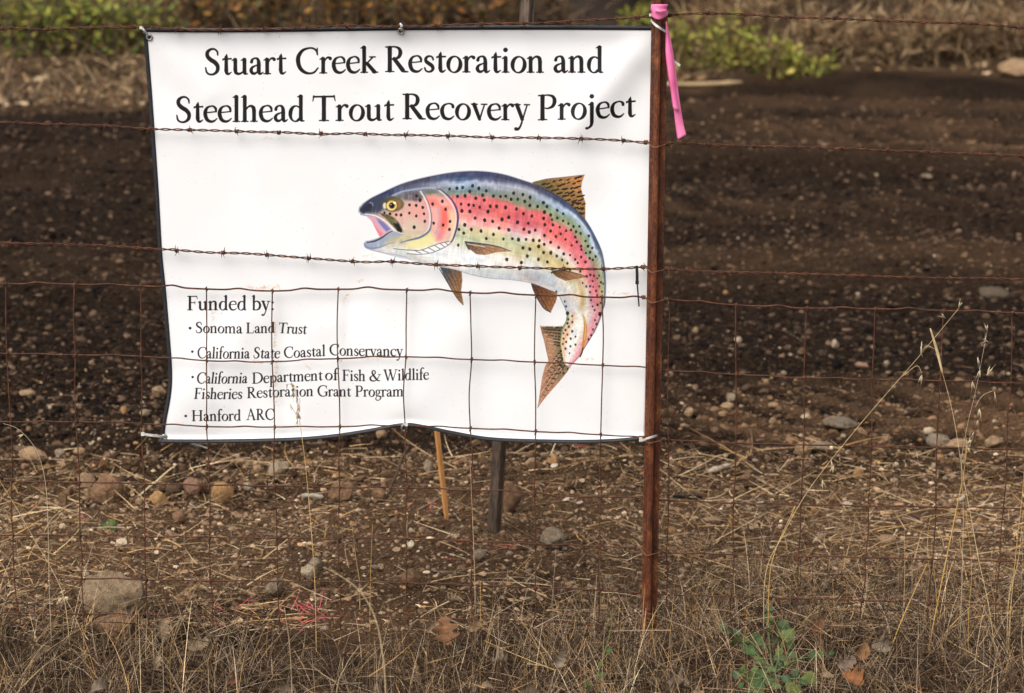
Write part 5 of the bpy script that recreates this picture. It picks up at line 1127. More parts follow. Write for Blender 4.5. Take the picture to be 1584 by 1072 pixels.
STONES = [  # centre x, centre y, width, height (survey px), colour, angular, label
 (164, 763, 54, 46, BROWN, .2, 'largest rounded brown stone at the edge of the dark soil'),
 (50, 707, 46, 26, TAN, .8, 'flat tan stone with a bent grass stem across it'),
 (92, 702, 18, 13, GREY, .3, 'small grey-green stone above the big rounded brown stone'),
 (122, 700, 20, 13, TAN, .4, 'small tan stone just right of the grey-green one'),
 (96, 721, 13, 11, TAN, .3, 'round pinkish tan pebble alone in the dark soil'),
 (37, 722, 12, 9, RED, .3, 'small reddish pebble under the flat tan stone'),
 (133, 745, 28, 22, TAN, .7, 'rough tan stone touching the biggest brown stone'),
 (133, 762, 10, 10, TAN, .2, 'little round pebble wedged against the biggest brown stone'),
 (97, 774, 16, 22, BROWN, .8, 'upright brown clod left of the biggest brown stone'),
 (65, 777, 11, 11, RED, .2, 'small reddish round stone near the left stay wires'),
 (211, 738, 9, 9, PALE, .2, 'small pale oval pebble right of the biggest brown stone'),
 (216, 777, 14, 14, TAN, .6, 'tan lump between the big stone and the ochre stone'),
 (246, 775, 31, 23, OCHRE, .9, 'angular ochre stone with a pitted face'),
 (268, 759, 25, 16, DARK, .1, 'smooth dark oval stone under the leaning straw'),
 (297, 756, 31, 27, RED, .4, 'reddish grey stone between dark oval and ochre boulder'),
 (343, 767, 37, 35, OCHRE, .4, 'broad ochre stone with a flat scratched face'),
 (276, 802, 21, 20, BROWN, .2, 'round brown stone half sunk below the dark oval stone'),
 (430, 726, 39, 27, GREY, .9, 'angular grey-beige stone just below the banner'),
 (398, 727, 15, 14, TAN, .3, 'rounded tan stone left of the angular grey-beige one'),
 (371, 716, 14, 14, TAN, .5, 'small tan stone close under the lower hem'),
 (384, 755, 16, 15, GREY, .4, 'small grey stone right of the broad ochre stone'),
 (527, 763, 43, 34, BROWN, .8, 'angular brown stone right of the grass stem'),
 (583, 768, 33, 24, BROWN, .9, 'blocky brown stone with squared sides'),
 (512, 778, 13, 11, DARK, .3, 'dark pebble against the angular brown stone'),
 (477, 717, 17, 10, OCHRE, .3, 'small ochre stone touching the tall grass stem'),
 (662, 723, 18, 24, GREY, .7, 'upright grey stone left of the wooden stake'),
 (789, 773, 38, 56, BROWN, .5, 'tall lump of brown earth right of the channel post'),
 (822, 718, 20, 17, TAN, .5, 'rounded tan stone near the lower hem right of the channel post'),
 (855, 714, 21, 14, OCHRE, .6, 'ochre stone with white chips beside it under the hem'),
 (853, 838, 46, 34, GREY, .7, 'speckled grey stone with a ridge in the straw left of the rusty post'),
 (172, 934, 104, 74, (.27, .20, .13), .45, 'big weathered grey boulder sitting in the dry grass'),
 (175, 975, 70, 44, BROWN, .7, 'brown boulder low in the grass under the grey boulder'),
 (475, 888, 26, 20, PALE, .5, 'bleached white stone beside the tall grass stem'),
 (424, 911, 32, 30, GREY, .8, 'flat grey stone left of the bleached white stone'),
 (487, 873, 25, 20, GREY, .7, 'grey stone just above the bleached white stone'),
 (478, 906, 15, 18, DARK, .6, 'dark stone directly below the bleached white stone'),
 (630, 898, 36, 30, BROWN, .8, 'brown block of stone at the edge of the dry grass'),
 (741, 861, 24, 18, GREY, .7, 'grey stone in the straw below the channel post'),
 (1300, 658, 56, 18, (.20, .165, .125), .3, 'long pale grey stone on the dark soil right of the post'),
 (1271, 694, 42, 15, (.21, .165, .12), .3, 'long flat stone lying behind the mesh wire'),
 (1243, 697, 27, 22, TAN, .3, 'rounded tan stone in front of the long flat one'),
 (1327, 735, 16, 18, OCHRE, .2, 'round ochre stone by itself near the golden stalks'),
 (1452, 684, 38, 20, (.22, .18, .135), .4, 'wide grey stone behind the golden stalks'),
 (1484, 693, 40, 20, TAN, .5, 'tan stone next to the wide grey one behind the stalks'),
 (1454, 710, 16, 14, OCHRE, .3, 'small ochre stone below the wide grey one'),
 (1538, 687, 30, 20, TAN, .8, 'blocky tan stone close to the right frame edge'),
 (1066, 639, 15, 15, TAN, .3, 'round tan stone in dark soil right of the rusty post'),
 (1125, 631, 21, 13, TAN, .4, 'low tan stone beside the stay wire right of the post'),
 (1119, 641, 16, 9, TAN, .5, 'flat tan stone just under the low tan stone'),
 (1131, 617, 16, 14, GREY, .3, 'grey rounded stone on the stay wire line'),
 (1292, 533, 14, 13, PALE, .5, 'pale pointed stone in the middle of the dark soil'),
 (1142, 527, 13, 11, PALE, .4, 'pale stone high in the dark soil by a stay wire'),
 (1076, 512, 9, 10, TAN, .2, 'small tan pebble near the upper mesh wire right of post'),
 (1334, 567, 24, 10, RED, .3, 'pinkish flat stone beside a stay wire'),
 (1540, 456, 50, 16, (.11, .088, .068), .4, 'broad grey stone far back on the dark soil'),
 (1435, 274, 22, 8, (.22, .17, .12), .4, 'pale stone far back below the second barbed wire'),
 (1104, 806, 32, 9, TAN, .3, 'flat sausage shaped tan stone lying on the verge'),
 (1040, 823, 16, 14, OCHRE, .4, 'rounded ochre stone right beside the rusty post'),
 (1195, 653, 14, 12, TAN, .5, 'small tan stone in front of a dry soil ridge'),
 (1197, 628, 18, 9, TAN, .3, 'flat tan stone above the dry soil ridges'),
 (1246, 645, 16, 8, PALE, .3, 'flat pale stone left of the long grey stone'),
 (1437, 668, 18, 12, PALE, .6, 'pale angular stone above the wide grey one'),
 (246, 607, 24, 18, TAN, .8, 'pointed tan stone tucked beside the left hem'),
 (192, 636, 11, 13, OCHRE, .4, 'upright ochre pebble left of the banner corner'),
 (224, 640, 18, 11, GREY, .4, 'greyish stone left of the bottom banner corner'),
 (40, 610, 26, 10, TAN, .8, 'jagged tan stone in dark soil at the left frame edge'),
 (470, 672, 16, 14, TAN, .3, 'tan stone half hidden by the lower hem'),
 (590, 673, 18, 16, TAN, .3, 'tan stone peeking out where the hem rises'),
 (1372, 838, 34, 16, TAN, .4, 'flat tan stone in the pale straw at right'),
 (1580, 108, 66, 26, TAN, .3, 'large pale boulder on the far bank at the right edge'),
]
def put_stone(px, py, w, h, col, ang, seed, label, group=None, sub=None, shared=None):
    g = G(px, py + h * .42)
    s = pxsize(g)
    W, H = w * s * .5, h * s * .5 * 1.02
    me = shared or stone_mesh(seed, ang, sub or (4 if w > 40 else 3), col)
    o = obj('stone', me, None, (g[0], g[1] + W * .5, g[2] + H * .85))
    r = np.random.RandomState(seed)
    o.scale = (W, W * (.75 + .4 * r.rand()), H * 1.12)
    o.rotation_euler = (r.normal(0, .08), r.normal(0, .08), r.normal(0, .35))
    return tag(o, label, 'stone', group or 'stones on the ground')
for i, (px, py, w, h, col, ang, lab) in enumerate(STONES): put_stone(px, py, w, h, col, ang, 100 + i, lab)
rs = np.random.RandomState(77)
POOL = [stone_mesh(300 + k, rs.rand(), 2, [TAN, PALE, BROWN, OCHRE, GREY, RED][k % 6]) for k in range(18)]
TONE = ['tan', 'pale', 'brown', 'ochre', 'grey', 'reddish']
for k in range(110):      # loose small stones on the tilled strip
    zone = rs.rand()
    px, py = (rs.uniform(5, 250), 560 + 160 * rs.rand() ** .7) if zone < .35 else ((rs.uniform(1035, 1580), 480 + 230 * rs.rand() ** .6) if zone < .9 else (rs.uniform(1035, 1580), rs.uniform(180, 480)))
    w = rs.uniform(5, 10); q = rs.randint(18)
    where = 'left of the banner' if px < 300 else ('far back between the barbed wires' if py < 478 else ('between the post and the leaning oat stalk' if px < 1300 else 'behind the golden stalks'))
    put_stone(px, py, w, w * rs.uniform(.6, .9), None, 0, 500 + k, 'small %s stone loose on the dark soil %s' % (TONE[q % 6], where), 'small stones on the dark soil', 2, POOL[q])
for k in range(70):      # and on the verge
    px, py = rs.uniform(5, 1580), 700 + 160 * rs.rand()
    w = rs.uniform(5, 11); q = rs.randint(18)
    where = 'left of the banner' if px < 246 else ('under the left half of the banner' if px < 620 else ('under the right half of the banner' if px < 1000 else ('just right of the post' if px < 1290 else 'around the golden stalks')))
    put_stone(px, py, w, w * rs.uniform(.6, .95), None, 0, 700 + k, 'small %s stone among straw on the verge %s' % (TONE[q % 6], where), 'small stones on the verge', 2, POOL[q])

# ------------------------------------------------------------------ sticks, chips, fallen leaves
def colv(v, c, var=0.0, seed=0):
    r = np.random.RandomState(seed); return np.clip(np.array(c)[None] * (1 + var * r.normal(0, 1, (len(v), 1))), 0, 1)
def stick(name, pts, rad, col, label, cat, lift=0.006, ground=True):
    p = []
    for a, b in pts:
        q = G(a, b); p.append(q + np.array([0, 0, lift]))
    p = np.array(p); q = catmull(p, 5) if len(p) > 2 else np.linspace(p[0], p[-1], 6)
    r = np.random.RandomState(int(pts[0][0])); rr = rad * (1 + .15 * r.normal(0, 1, len(q))); rr[0] *= .7; rr[-1] *= .5
    v, f = tube(q, rr, 7); base = p[0]
    tag(obj(name, mesh(name, rel(v, base), f, M_STICK, True, colv(v, col, .06)), None, base), label, cat)
def pole(name, a, b, Y0, Y1, rad, col, label, cat):
    p = np.array([P(*a, Y0), P(*b, Y1)]); q = np.linspace(p[0], p[1], 8); q[:, 0] += np.random.RandomState(4).normal(0, rad * .3, 8)
    v, f = tube(q, np.linspace(rad, rad * .7, 8), 7)
    tag(obj(name, mesh(name, rel(v, p[0]), f, M_STICK, True, colv(v, col, .06)), None, p[0]), label, cat)
g1 = G(214, 768)
pole('straw_stem', (214, 768), (273, 718), g1[1], g1[1] + .10, .0032, (.55, .44, .27), 'thick pale straw leaning up beside the ochre stone', 'straw')
g1 = G(598, 768)
pole('twig', (598, 770), (631, 690), g1[1], g1[1] + .06, .0055, (.075, .05, .035), 'dark bare twig standing in the soil under the raised hem', 'twig')
stick('wood_stick', [(467, 770), (484, 770), (501, 773)], .0072, (.28, .25, .21), 'short grey weathered stick crossed by the tall grass stem', 'stick')
stick('wood_stick', [(1096, 733), (1112, 728), (1131, 722)], .0085, (.42, .33, .25), 'pale splintered stick right of the rusty post', 'stick')
stick('wood_stick', [(1041, 771), (1062, 771), (1086, 772)], .0058, (.012, .011, .011), 'short black stick just right of the rusty post', 'stick')
stick('wood_stick', [(1026, 134), (1090, 134), (1148, 131)], .022, (.36, .25, .14), 'tan timber lying at the far edge of the dark soil', 'stick', .02)
M_CHIP = M_STICK
def chip(px, py, w, h, col, label, seed):
    g = G(px, py); s = pxsize(g); r = np.random.RandomState(seed)
    n = 9; a = np.linspace(0, 6.283, n, endpoint=False)
    rr = .6 + .5 * r.rand(n)
    x, y = w * s * .5 * rr * np.cos(a), w * s * .5 * rr * np.sin(a) * .9
    z = .25 * h * s * np.sin(a * 1 + r.rand() * 6)
    top = np.column_stack([x, y, z + .004 + .4 * h * s]); bot = top - np.array([0, 0, .0035])
    v = np.vstack([top, bot]); i = np.arange(n); k = (i + 1) % n
    o = obj('bark_chip', mesh('bark_chip', v, [np.arange(n)[None], (np.arange(n)[::-1] + n)[None], np.stack([i, i + n, k + n, k], -1)], M_CHIP, False, colv(v, np.array(col) * .72, .05)), None, g)
    o.rotation_euler = (r.uniform(.2, .8), r.normal(0, .3), r.rand() * 6)
    tag(o, label, 'wood chip', 'wood chips on the verge')
chip(279, 768, 18, 8, (.44, .33, .22), 'pale curled chip below the dark oval stone', 1)
chip(296, 787, 14, 8, (.40, .36, .30), 'grey-white split chip below the reddish grey stone', 2)
chip(425, 747, 13, 12, (.50, .40, .28), 'pale chip behind the stay wire below the angular stone', 3)
chip(188, 842, 22, 6, (.50, .40, .28), 'long pale chip on the bare brown earth at left', 4)
chip(635, 847, 13, 12, (.58, .48, .34), 'pale torn chip below the middle of the banner', 5)
chip(878, 777, 14, 10, (.62, .55, .42), 'pale shell-like chip left of the rusty post', 6)
chip(897, 781, 12, 10, (.52, .38, .27), 'pinkish chip next to the shell-like chip', 7)
chip(860, 723, 14, 8, (.60, .50, .38), 'white chip under the ochre stone by the hem', 8)
chip(1022, 837, 13, 12, (.62, .55, .44), 'white broken shell right of the rusty post', 9)
chip(1182, 787, 14, 16, (.56, .47, .34), 'pale striped chip in the straw right of the rusty post', 10)
chip(1175, 772, 18, 10, (.44, .33, .23), 'tan chip above the pale striped chip', 11)
chip(1488, 776, 16, 12, (.54, .44, .32), 'pale chip at the foot of the golden stalks', 12)
chip(1312, 786, 18, 12, (.46, .37, .28), 'tan chip on the third mesh wire at right', 13)

def oak_leaf(seed, L, col, curl=.4, lobed=True):
    r = np.random.RandomState(seed)
    n = 26; t = np.linspace(0, 1, n)
    w = L * .34 * np.sin(math.pi * np.clip(t * .97 + .02, 0, 1)) ** .7 * (1 + (.42 * np.sin(t * 6.283 * 3.4 + 1) if lobed else .05 * np.sin(t * 30)))
    w = np.maximum(w, L * .012); w[t < .12] = L * .012
    us = np.array([-1, -.5, 0, .5, 1])
    ca, cb = curl * (.6 + .8 * r.rand()), curl * r.normal(0, .6)
    V = np.array([[(x * L + .05 * L * abs(u), u * wi * (1 + .15 * r.normal(0, .4)), L * (ca * .5 * (u * wi / L * 2) ** 2 + cb * (x - .5) ** 2 * .6 + .015 * r.normal())) for u in us] for x, wi in zip(t, w)]).reshape(-1, 3)
    i = (np.arange(n - 1)[:, None] * 5 + np.arange(4)[None]).ravel()
    return mesh('fallen_leaf', V, np.stack([i, i + 1, i + 6, i + 5], -1), M_LEAF, True, colv(V, col, .12, seed))
LEAVES = [  # px, py, length px, colour, facing the road, label
 (690, 985, 58, (.30, .15, .075), 'lobed orange-brown oak leaf caught upright in the grass below the banner', 1.2, 1.75),
 (668, 968, 30, (.36, .24, .15), 'pale curled leaf leaning on the orange-brown oak leaf', 1.0, .8),
 (1322, 1045, 46, (.36, .15, .06), 'bright rusty oak leaf near the lower edge right of the green weed', .8, 2.6),
 (1333, 1010, 34, (.34, .18, .08), 'orange oak leaf standing above the bright rusty one', 1.3, 1.2),
 (1306, 1020, 40, (.28, .20, .15), 'grey-brown crumpled leaf left of the orange oak leaf', .9, .4),
 (1364, 992, 40, (.33, .26, .19), 'dull tan crumpled leaf right of the orange oak leaf', 1.0, 2.9),
 (1262, 968, 34, (.22, .10, .055), 'red-brown leaf in the grass above the green weed', 1.1, .9),
 (1278, 1036, 26, (.36, .26, .16), 'flat beige leaf just right of the green weed', .4, .2),
 (357, 1045, 30, (.26, .12, .075), 'reddish oak leaf at the lower left of the grass', .7, .3),
 (245, 1025, 26, (.34, .24, .15), 'small tan leaf low in the left grass', 1.0, 1.4),
 (255, 980, 44, (.33, .23, .14), 'tan leaf hanging among stems right of the grey boulder', 1.3, 1.5),
 (155, 1050, 40, (.30, .22, .16), 'wide grey-tan leaf below the grey boulder', .6, .5),
 (305, 990, 46, (.31, .22, .14), 'folded tan leaf near the pink painted straw', .8, .3),
 (530, 1000, 40, (.24, .14, .085), 'dark brown leaf lying left of the arching stem', .5, .7),
 (775, 1010, 34, (.32, .25, .18), 'greyish leaf on the grass below the channel post', .7, 2.8),
 (752, 1052, 24, (.40, .29, .18), 'small beige leaf at the bottom edge below the banner', .5, .3),
 (1045, 1042, 46, (.27, .20, .14), 'wide dull leaf at the bottom edge right of the post', .5, .1),
 (865, 1025, 34, (.36, .28, .20), 'pale round leaf left of the rusty post base', 1.1, 1.2),
 (1078, 1062, 22, (.46, .31, .20), 'small pinkish leaf at the bottom edge left of the weed', .5, .2),
 (20, 875, 40, (.36, .23, .14), 'tan leaf on the verge at the left frame edge', .4, 2.6),
 (10, 868, 28, (.40, .27, .17), 'small tan leaf overlapping another at the left frame edge', .5, .6),
 (700, 920, 30, (.40, .28, .18), 'pale leaf on the straw below the wooden stake', .4, 2.5),
 (735, 965, 40, (.36, .23, .12), 'curled golden-brown leaf right of the orange-brown oak leaf', .8, .6),
 (160, 725, 22, (.34, .17, .08), 'small orange leaf scrap above the biggest brown stone', .5, .3),
 (66, 762, 24, (.30, .16, .075), 'orange leaf scrap left of the upright clod', .4, .2),
 (315, 761, 22, (.24, .10, .06), 'red-brown leaf scrap between two stones under the banner', .5, .4),
 (880, 755, 30, (.32, .20, .12), 'brown leaf scrap lying on the soil left of the post', .4, .3),
 (820, 1062, 44, (.24, .17, .12), 'brown leaf at the bottom edge under the channel post', .6, .4),
 (440, 1058, 40, (.27, .19, .13), 'brown leaf at the bottom edge below the bleached stone', .6, .5),
 (60, 1010, 44, (.25, .17, .11), 'brown leaf deep in the left grass', .9, .8),
]
for i, (px, py, L, col, lab, tilt, rz) in enumerate(LEAVES):
    g = G(px, py); s = pxsize(g)
    if py > 880: g = np.array(P(px, py, g[1] - .20))
    o = obj('fallen_leaf', oak_leaf(900 + i, L * s * .8, np.array(col) * (.60 if i not in (0, 2, 3) else .68), 1.1 + .5 * (i % 3), i % 4 != 3), None, g + np.array([-L * s * .4 * math.cos(rz), -.02, -L * s * .25 if py > 880 else .012]))
    o.rotation_euler = (tilt, .1, rz if tilt < .75 else 0.0)
    if tilt >= .75: o.rotation_euler = (Matrix.Rotation(tilt, 3, 'X') @ Matrix.Rotation(rz, 3, 'Z')).to_euler()
    tag(o, lab, 'leaf', 'fallen leaves')

# ------------------------------------------------------------------ single tall grass stalks
GOLD, STR, GRY = (.46, .28, .085), (.50, .37, .19), (.40, .32, .23)
def seed_husk(L, col, seed):
    """A split oat husk: two narrow bracts and an awn."""
    parts = []
    r = np.random.RandomState(seed)
    for sgn in (-1, 1):
        t = np.linspace(0, 1, 5)
        c = np.column_stack([sgn * .22 * L * t ** 1.3, .03 * L * r.normal(0, 1, 5), -L * t])
        w = L * .13 * np.sin(math.pi * np.clip(t * .9 + .08, 0, 1))
        V = np.vstack([c - np.column_stack([w, 0 * w, 0 * w]), c + np.column_stack([w, 0 * w, 0 * w]), c + np.column_stack([0 * w, w * .8, 0 * w])])
        i = np.arange(4); parts.append((V, [np.vstack([np.stack([i, i + 1, i + 6, i + 5], -1), np.stack([i + 5, i + 6, i + 11, i + 10], -1), np.stack([i + 10, i + 11, i + 1, i], -1)])]))
    parts.append(tube([(0, 0, 0), (.1 * L, 0, -.7 * L), (.35 * L, 0, -1.5 * L)], [.0006, .0004, .0002], 4))
    v, f = join(parts); return mesh('husk', v, f, M_STRAW, True, colv(v, col, .1, seed))
HUSKS = [seed_husk(.016, (.46, .37, .24), k) for k in range(4)]
def stalk(pts, Y, rad, col, label, husks=(), ear=None, cat='grass stalk', name='grass_stalk', branches=()):
    Ys = Y if isinstance(Y, (list, tuple)) else [Y] * len(pts)
    p = np.array([P(a, b, y) for (a, b), y in zip(pts, Ys)])
    foot = p[0].copy(); foot[2] = min(foot[2], float(height(foot[0], foot[1])) - .01)
    if p[0][2] - foot[2] > .012: p = np.vstack([foot[None], p])
    q = catmull(p, 7); base = p[0]
    rr = np.linspace(rad * .66, rad * .30, len(q))
    root = thing(name, label, cat, base, 'tall dry stalks along the fence')
    v, f = tube(q, rr, 6); obj('stem', mesh('stem', rel(v, base), f, M_STRAW, True, colv(v, col, .08)), root)
    yl = Ys[-1]
    if ear is not None:
        e = np.array([P(a, b, yl) for a, b in ear]); e = catmull(e, 6) if len(e) > 2 else np.linspace(e[0], e[1], 10)
        k = np.linspace(0, 1, len(e)); v, f = tube(e, .0012 + .0022 * np.sin(math.pi * np.clip(k * .9 + .08, 0, 1)), 7)
        obj('ear', mesh('ear', rel(v, base), f, M_STRAW, True, colv(v, (.54, .41, .22), .15)), root)
    for br in branches:
        e = catmull(np.array([P(a, b, yl) for a, b in br]), 6); v, f = tube(e, .0006, 5); obj('branch', mesh('branch', rel(v, base), f, M_STRAW, True, colv(v, col, .08)), root)
    for i, (hx, hy, ang) in enumerate(husks):
        h = obj('husk', HUSKS[i % 4], root, np.array(P(hx, hy, yl - .003)) - base); h.rotation_euler = (0, math.radians(ang), i * .7); h.scale = (.9 + .2 * (i % 3),) * 3
stalk([(489, 985), (487, 900), (480, 800), (472, 715), (464, 655), (456, 600)], -.06, .0019, (.48, .31, .12), 'tall golden oat stalk with nodding seeds in front of the funding list',
      [(450, 592, -30), (455, 604, 20), (459, 611, -15), (449, 626, 40), (463, 626, -10), (459, 637, 15), (461, 648, -25), (444, 594, 50)], branches=[[(457, 606), (452, 596), (444, 594)], [(463, 648), (455, 636), (449, 625)], [(460, 630), (464, 622), (463, 616)]])
stalk([(597, 1090), (590, 1000), (578, 950), (556, 914), (525, 890), (500, 877)], -1.35, .0022, (.46, .35, .21), 'blurred arching dry stem close to the viewer below the banner')
stalk([(1359, 1075), (1372, 1025), (1389, 974), (1412, 920), (1434, 872)], -.10, .0030, GOLD, 'thick golden stalk leaning right, low at the right of the weed')
stalk([(1430, 1040), (1445, 960), (1462, 874), (1477, 800), (1490, 735), (1496, 690)], -.08, .0030, GOLD, 'thick golden stalk crossing the pale oat stalk', [(1497, 690, 180), (1492, 720, 160)])
stalk([(1542, 1030), (1530, 940), (1514, 866), (1502, 800), (1490, 737), (1474, 640), (1452, 555)], -.09, .0019, STR, 'long straw stalk with a narrow upright ear at right', ear=[(1458, 578), (1450, 545), (1439, 508)])
stalk([(1184, 890), (1210, 830), (1240, 775), (1275, 725), (1340, 645), (1420, 553), (1483, 477)], -.06, .0015, STR, 'long oat stalk leaning diagonally right of the post',
      [(1483, 476, 200), (1462, 492, 120), (1426, 528, 30), (1286, 712, 10), (1290, 720, -20), (1272, 742, 15), (1298, 708, 40), (1424, 536, -20), (1426, 580, 15)], branches=[[(1396, 582), (1418, 566), (1426, 577)], [(1424, 545), (1434, 535), (1446, 540)]])
stalk([(1488, 900), (1490, 790), (1487, 720), (1496, 660), (1508, 610), (1518, 560), (1527, 512)], -.07, .0013, GRY, 'slender pale oat stalk with hanging husks at right',
      [(1527, 512, 170), (1528, 528, 100), (1524, 530, 250), (1512, 553, 20), (1516, 572, -10), (1527, 580, 150), (1508, 610, 40), (1538, 606, -25), (1515, 632, 0), (1513, 650, 10), (1506, 668, 20), (1500, 690, 200), (1495, 692, 70), (1504, 590, 10), (1503, 680, -30)], branches=[[(1508, 630), (1520, 612), (1537, 604)], [(1517, 580), (1514, 562), (1513, 552)]])
stalk([(1555, 1075), (1562, 960), (1572, 850), (1582, 760), (1586, 700)], -.10, .0018, GOLD, 'golden stalk rising along the right frame edge')
stalk([(1500, 1075), (1498, 960), (1503, 880), (1494, 790)], -.12, .0015, GOLD, 'thin golden stalk left of the long straw stalk')
stalk([(1560, 930), (1567, 900), (1576, 860), (1583, 790)], -.05, .0015, STR, 'short pale stalk near the right frame edge')
stalk([(108, 1000), (100, 930), (85, 890), (55, 838), (25, 785), (-6, 735)], -.12, .0019, (.45, .32, .16), 'long tan stalk slanting across the lower left mesh')
stalk([(76, 900), (74, 800), (70, 745), (60, 705), (45, 680), (25, 662), (5, 655)], -.05, .0015, (.42, .34, .22), 'thin bowed stalk crossing the flat tan stone', [(36, 672, 60)])
stalk([(735, 930), (733, 850), (730, 780), (727, 710)], -.03, .0017, (.42, .30, .18), 'upright stalk beside the stay wire left of the channel post')
stalk([(572, 985), (573, 900), (576, 812)], .10, .0018, GOLD, 'short golden stub standing below the blocky stone')
stalk([(556, 900), (550, 860), (545, 816)], .25, .0018, (.46, .31, .14), 'short leaning stub left of the golden stub')
stalk([(1230, 800), (1225, 790), (1229, 786), (1200, 850), (1190, 900)][::-1][:4], -.02, .0024, GOLD, 'bent golden stem right of the rusty post')
stalk([(745, 1000), (743, 930), (744, 898)], -.05, .0017, GOLD, 'small golden stub under the channel post')
stalk([(858, 1000), (855, 930), (860, 850)], -.05, .0018, (.25, .19, .14), 'dark upright stem left of the rusty post')
stalk([(735, 1062), (745, 1030), (760, 990)], -.20, .0015, STR, 'pale stem low in the grass below the banner')
stalk([(520, 1080), (535, 1030), (555, 1000)], -.9, .0018, (.42, .33, .21), 'blurred pale stem at the bottom left of the arching stem')
stalk([(452, 1080), (448, 1000), (440, 940)], -.8, .0018, (.40, .30, .18), 'blurred upright stem below the flat grey stone')

# ------------------------------------------------------------------ pink survey paint on straw
def painted(spots):
    sets = []
    for (px, py, n, w, h) in spots:
        for _ in range(n):
            a = np.array(G(px + rng.normal(0, w), py + rng.normal(0, h))); 
            ang = rng.rand() * 6.283; el = abs(rng.normal(.1, .35)); L = rng.uniform(.012, .05)
            d = np.array([[math.cos(ang) * math.cos(el), math.sin(ang) * math.cos(el), math.sin(el)]])
            sets.append(blades((a + np.array([0, 0, .02 + .05 * rng.rand() * (py > 930)]))[None], d, np.array([L]), np.array([.0013]), rng.normal(0, .3, (1, 3)) * L, np.array([[.75, .07 + .1 * rng.rand(), .12 + .08 * rng.rand()]]), 3))
    return sets
stuff_blades('painted_straw_debris', painted([(478, 978, 42, 18, 7), (700, 878, 7, 10, 4), (665, 795, 5, 5, 4), (388, 962, 8, 3, 8), (345, 984, 5, 10, 3), (120, 816, 3, 10, 2), (708, 858, 4, 6, 5), (790, 860, 4, 8, 3), (1190, 828, 4, 4, 2), (1340, 740, 4, 18, 8), (1416, 715, 3, 4, 3), (600, 790, 4, 60, 12), (890, 700, 3, 4, 3), (1045, 718, 2, 14, 2)]), M_STRAW, 'straws sprayed with red survey paint on the verge', 'straw')

# ------------------------------------------------------------------ green weeds
def round_leaf(seed, lob=.16):
    r = np.random.RandomState(seed); n = 14; a = np.linspace(0, 6.283, n, endpoint=False)
    rim = np.column_stack([.5 + .5 * np.cos(a) * (1 + lob * np.sin(3 * a + seed)), .46 * np.sin(a) * (1 + lob * r.normal(0, .5, n)), .10 * np.cos(2 * a) + .02 * r.normal(0, 1, n)])
    v = np.vstack([rim, rim * (.55, .55, .4) + (.22, 0, 0), [(.5, 0, -.03)]])
    i = np.arange(n); k = (i + 1) % n
    cl = np.clip(np.tile(np.array([(.070, .118, .042), (.055, .10, .035), (.10, .14, .045), (.062, .105, .05), (.13, .15, .045), (.05, .085, .03)][seed % 6]), (len(v), 1)) * (1 + .15 * r.normal(0, 1, (len(v), 1))), 0, 1); cl[:n] *= .85
    return mesh('leaf', v, [np.stack([i, k, k + n, i + n], -1), np.stack([i + n, k + n, np.full(n, 2 * n)], -1)], M_LEAF, True, cl)
RL = [round_leaf(k) for k in range(6)]
wb = G(1192, 1045)
weed = thing('weed_plant', 'green leafy weed growing in the dry grass right of the post', 'weed', wb)
rw = np.random.RandomState(12)
LP = [(1118, 968, 17), (1126, 978, 9), (1140, 992, 16), (1141, 978, 11), (1152, 988, 14), (1170, 990, 20), (1178, 995, 14), (1183, 1002, 12), (1188, 955, 14), (1190, 942, 12), (1189, 975, 11), (1197, 963, 10), (1213, 968, 26), (1206, 978, 14), (1218, 983, 22), (1201, 990, 18), (1214, 994, 14), (1222, 998, 14), (1160, 1005, 16), (1167, 1012, 18), (1175, 1022, 16), (1150, 1002, 12), (1205, 1008, 12), (1211, 1018, 13), (1200, 1018, 10), (1225, 1012, 12), (1236, 1022, 12), (1230, 1040, 18), (1252, 1048, 24), (1258, 1014, 12), (1269, 1013, 12), (1286, 1012, 10), (1150, 1038, 20), (1140, 1044, 18), (1160, 1050, 22), (1172, 1062, 26), (1178, 1042, 16), (1190, 1052, 20), (1200, 1062, 22), (1215, 1050, 16), (1222, 1062, 18), (1210, 1036, 12), (1195, 1034, 12), (1185, 1030, 10), (1168, 1036, 14), (1240, 1056, 16), (1232, 1066, 16), (1160, 1070, 18), (1146, 1060, 14), (1207, 1028, 9), (1216, 1026, 8)]
for i, (px, py, w) in enumerate(LP):
    Y = G(px, py)[1] - .17 + rw.normal(0, .02)
    c = np.array(P(px, py, Y)); s = pxsize(c) * w * (.8 + .4 * rw.rand())
    o = obj('leaf', RL[i % 6], weed)
    d = c - (wb + np.array([0, -.03, .02])); ang = math.atan2(d[2] * .8, d[0])
    o.rotation_euler = (Matrix.Rotation(math.radians(62) + rw.normal(0, .35), 3, 'X') @ Matrix.Rotation(ang + rw.normal(0, .4), 3, 'Z') @ Matrix.Rotation(rw.normal(0, .3), 3, 'Y')).to_euler()
    o.location = Vector(c - wb) - o.rotation_euler.to_matrix() @ Vector((.5 * s, 0, 0)); o.scale = (s,) * 3
for a in [[(1192, 1040), (1170, 1012), (1150, 995), (1122, 972)], [(1195, 1040), (1190, 990), (1188, 945)], [(1198, 1040), (1210, 1000), (1215, 970)], [(1200, 1040), (1235, 1020), (1290, 1012)], [(1190, 1045), (1165, 1050), (1145, 1042)], [(1200, 1045), (1225, 1050), (1255, 1048)]]:
    p = catmull(np.array([P(x, y, G(x, y)[1] - .16) for x, y in a]), 6); v, f = tube(p, np.linspace(.0026, .0012, len(p)), 6)
    obj('stem', mesh('stem', rel(v, wb), f, M_LEAF, True, colv(v, (.10, .16, .06))), weed)
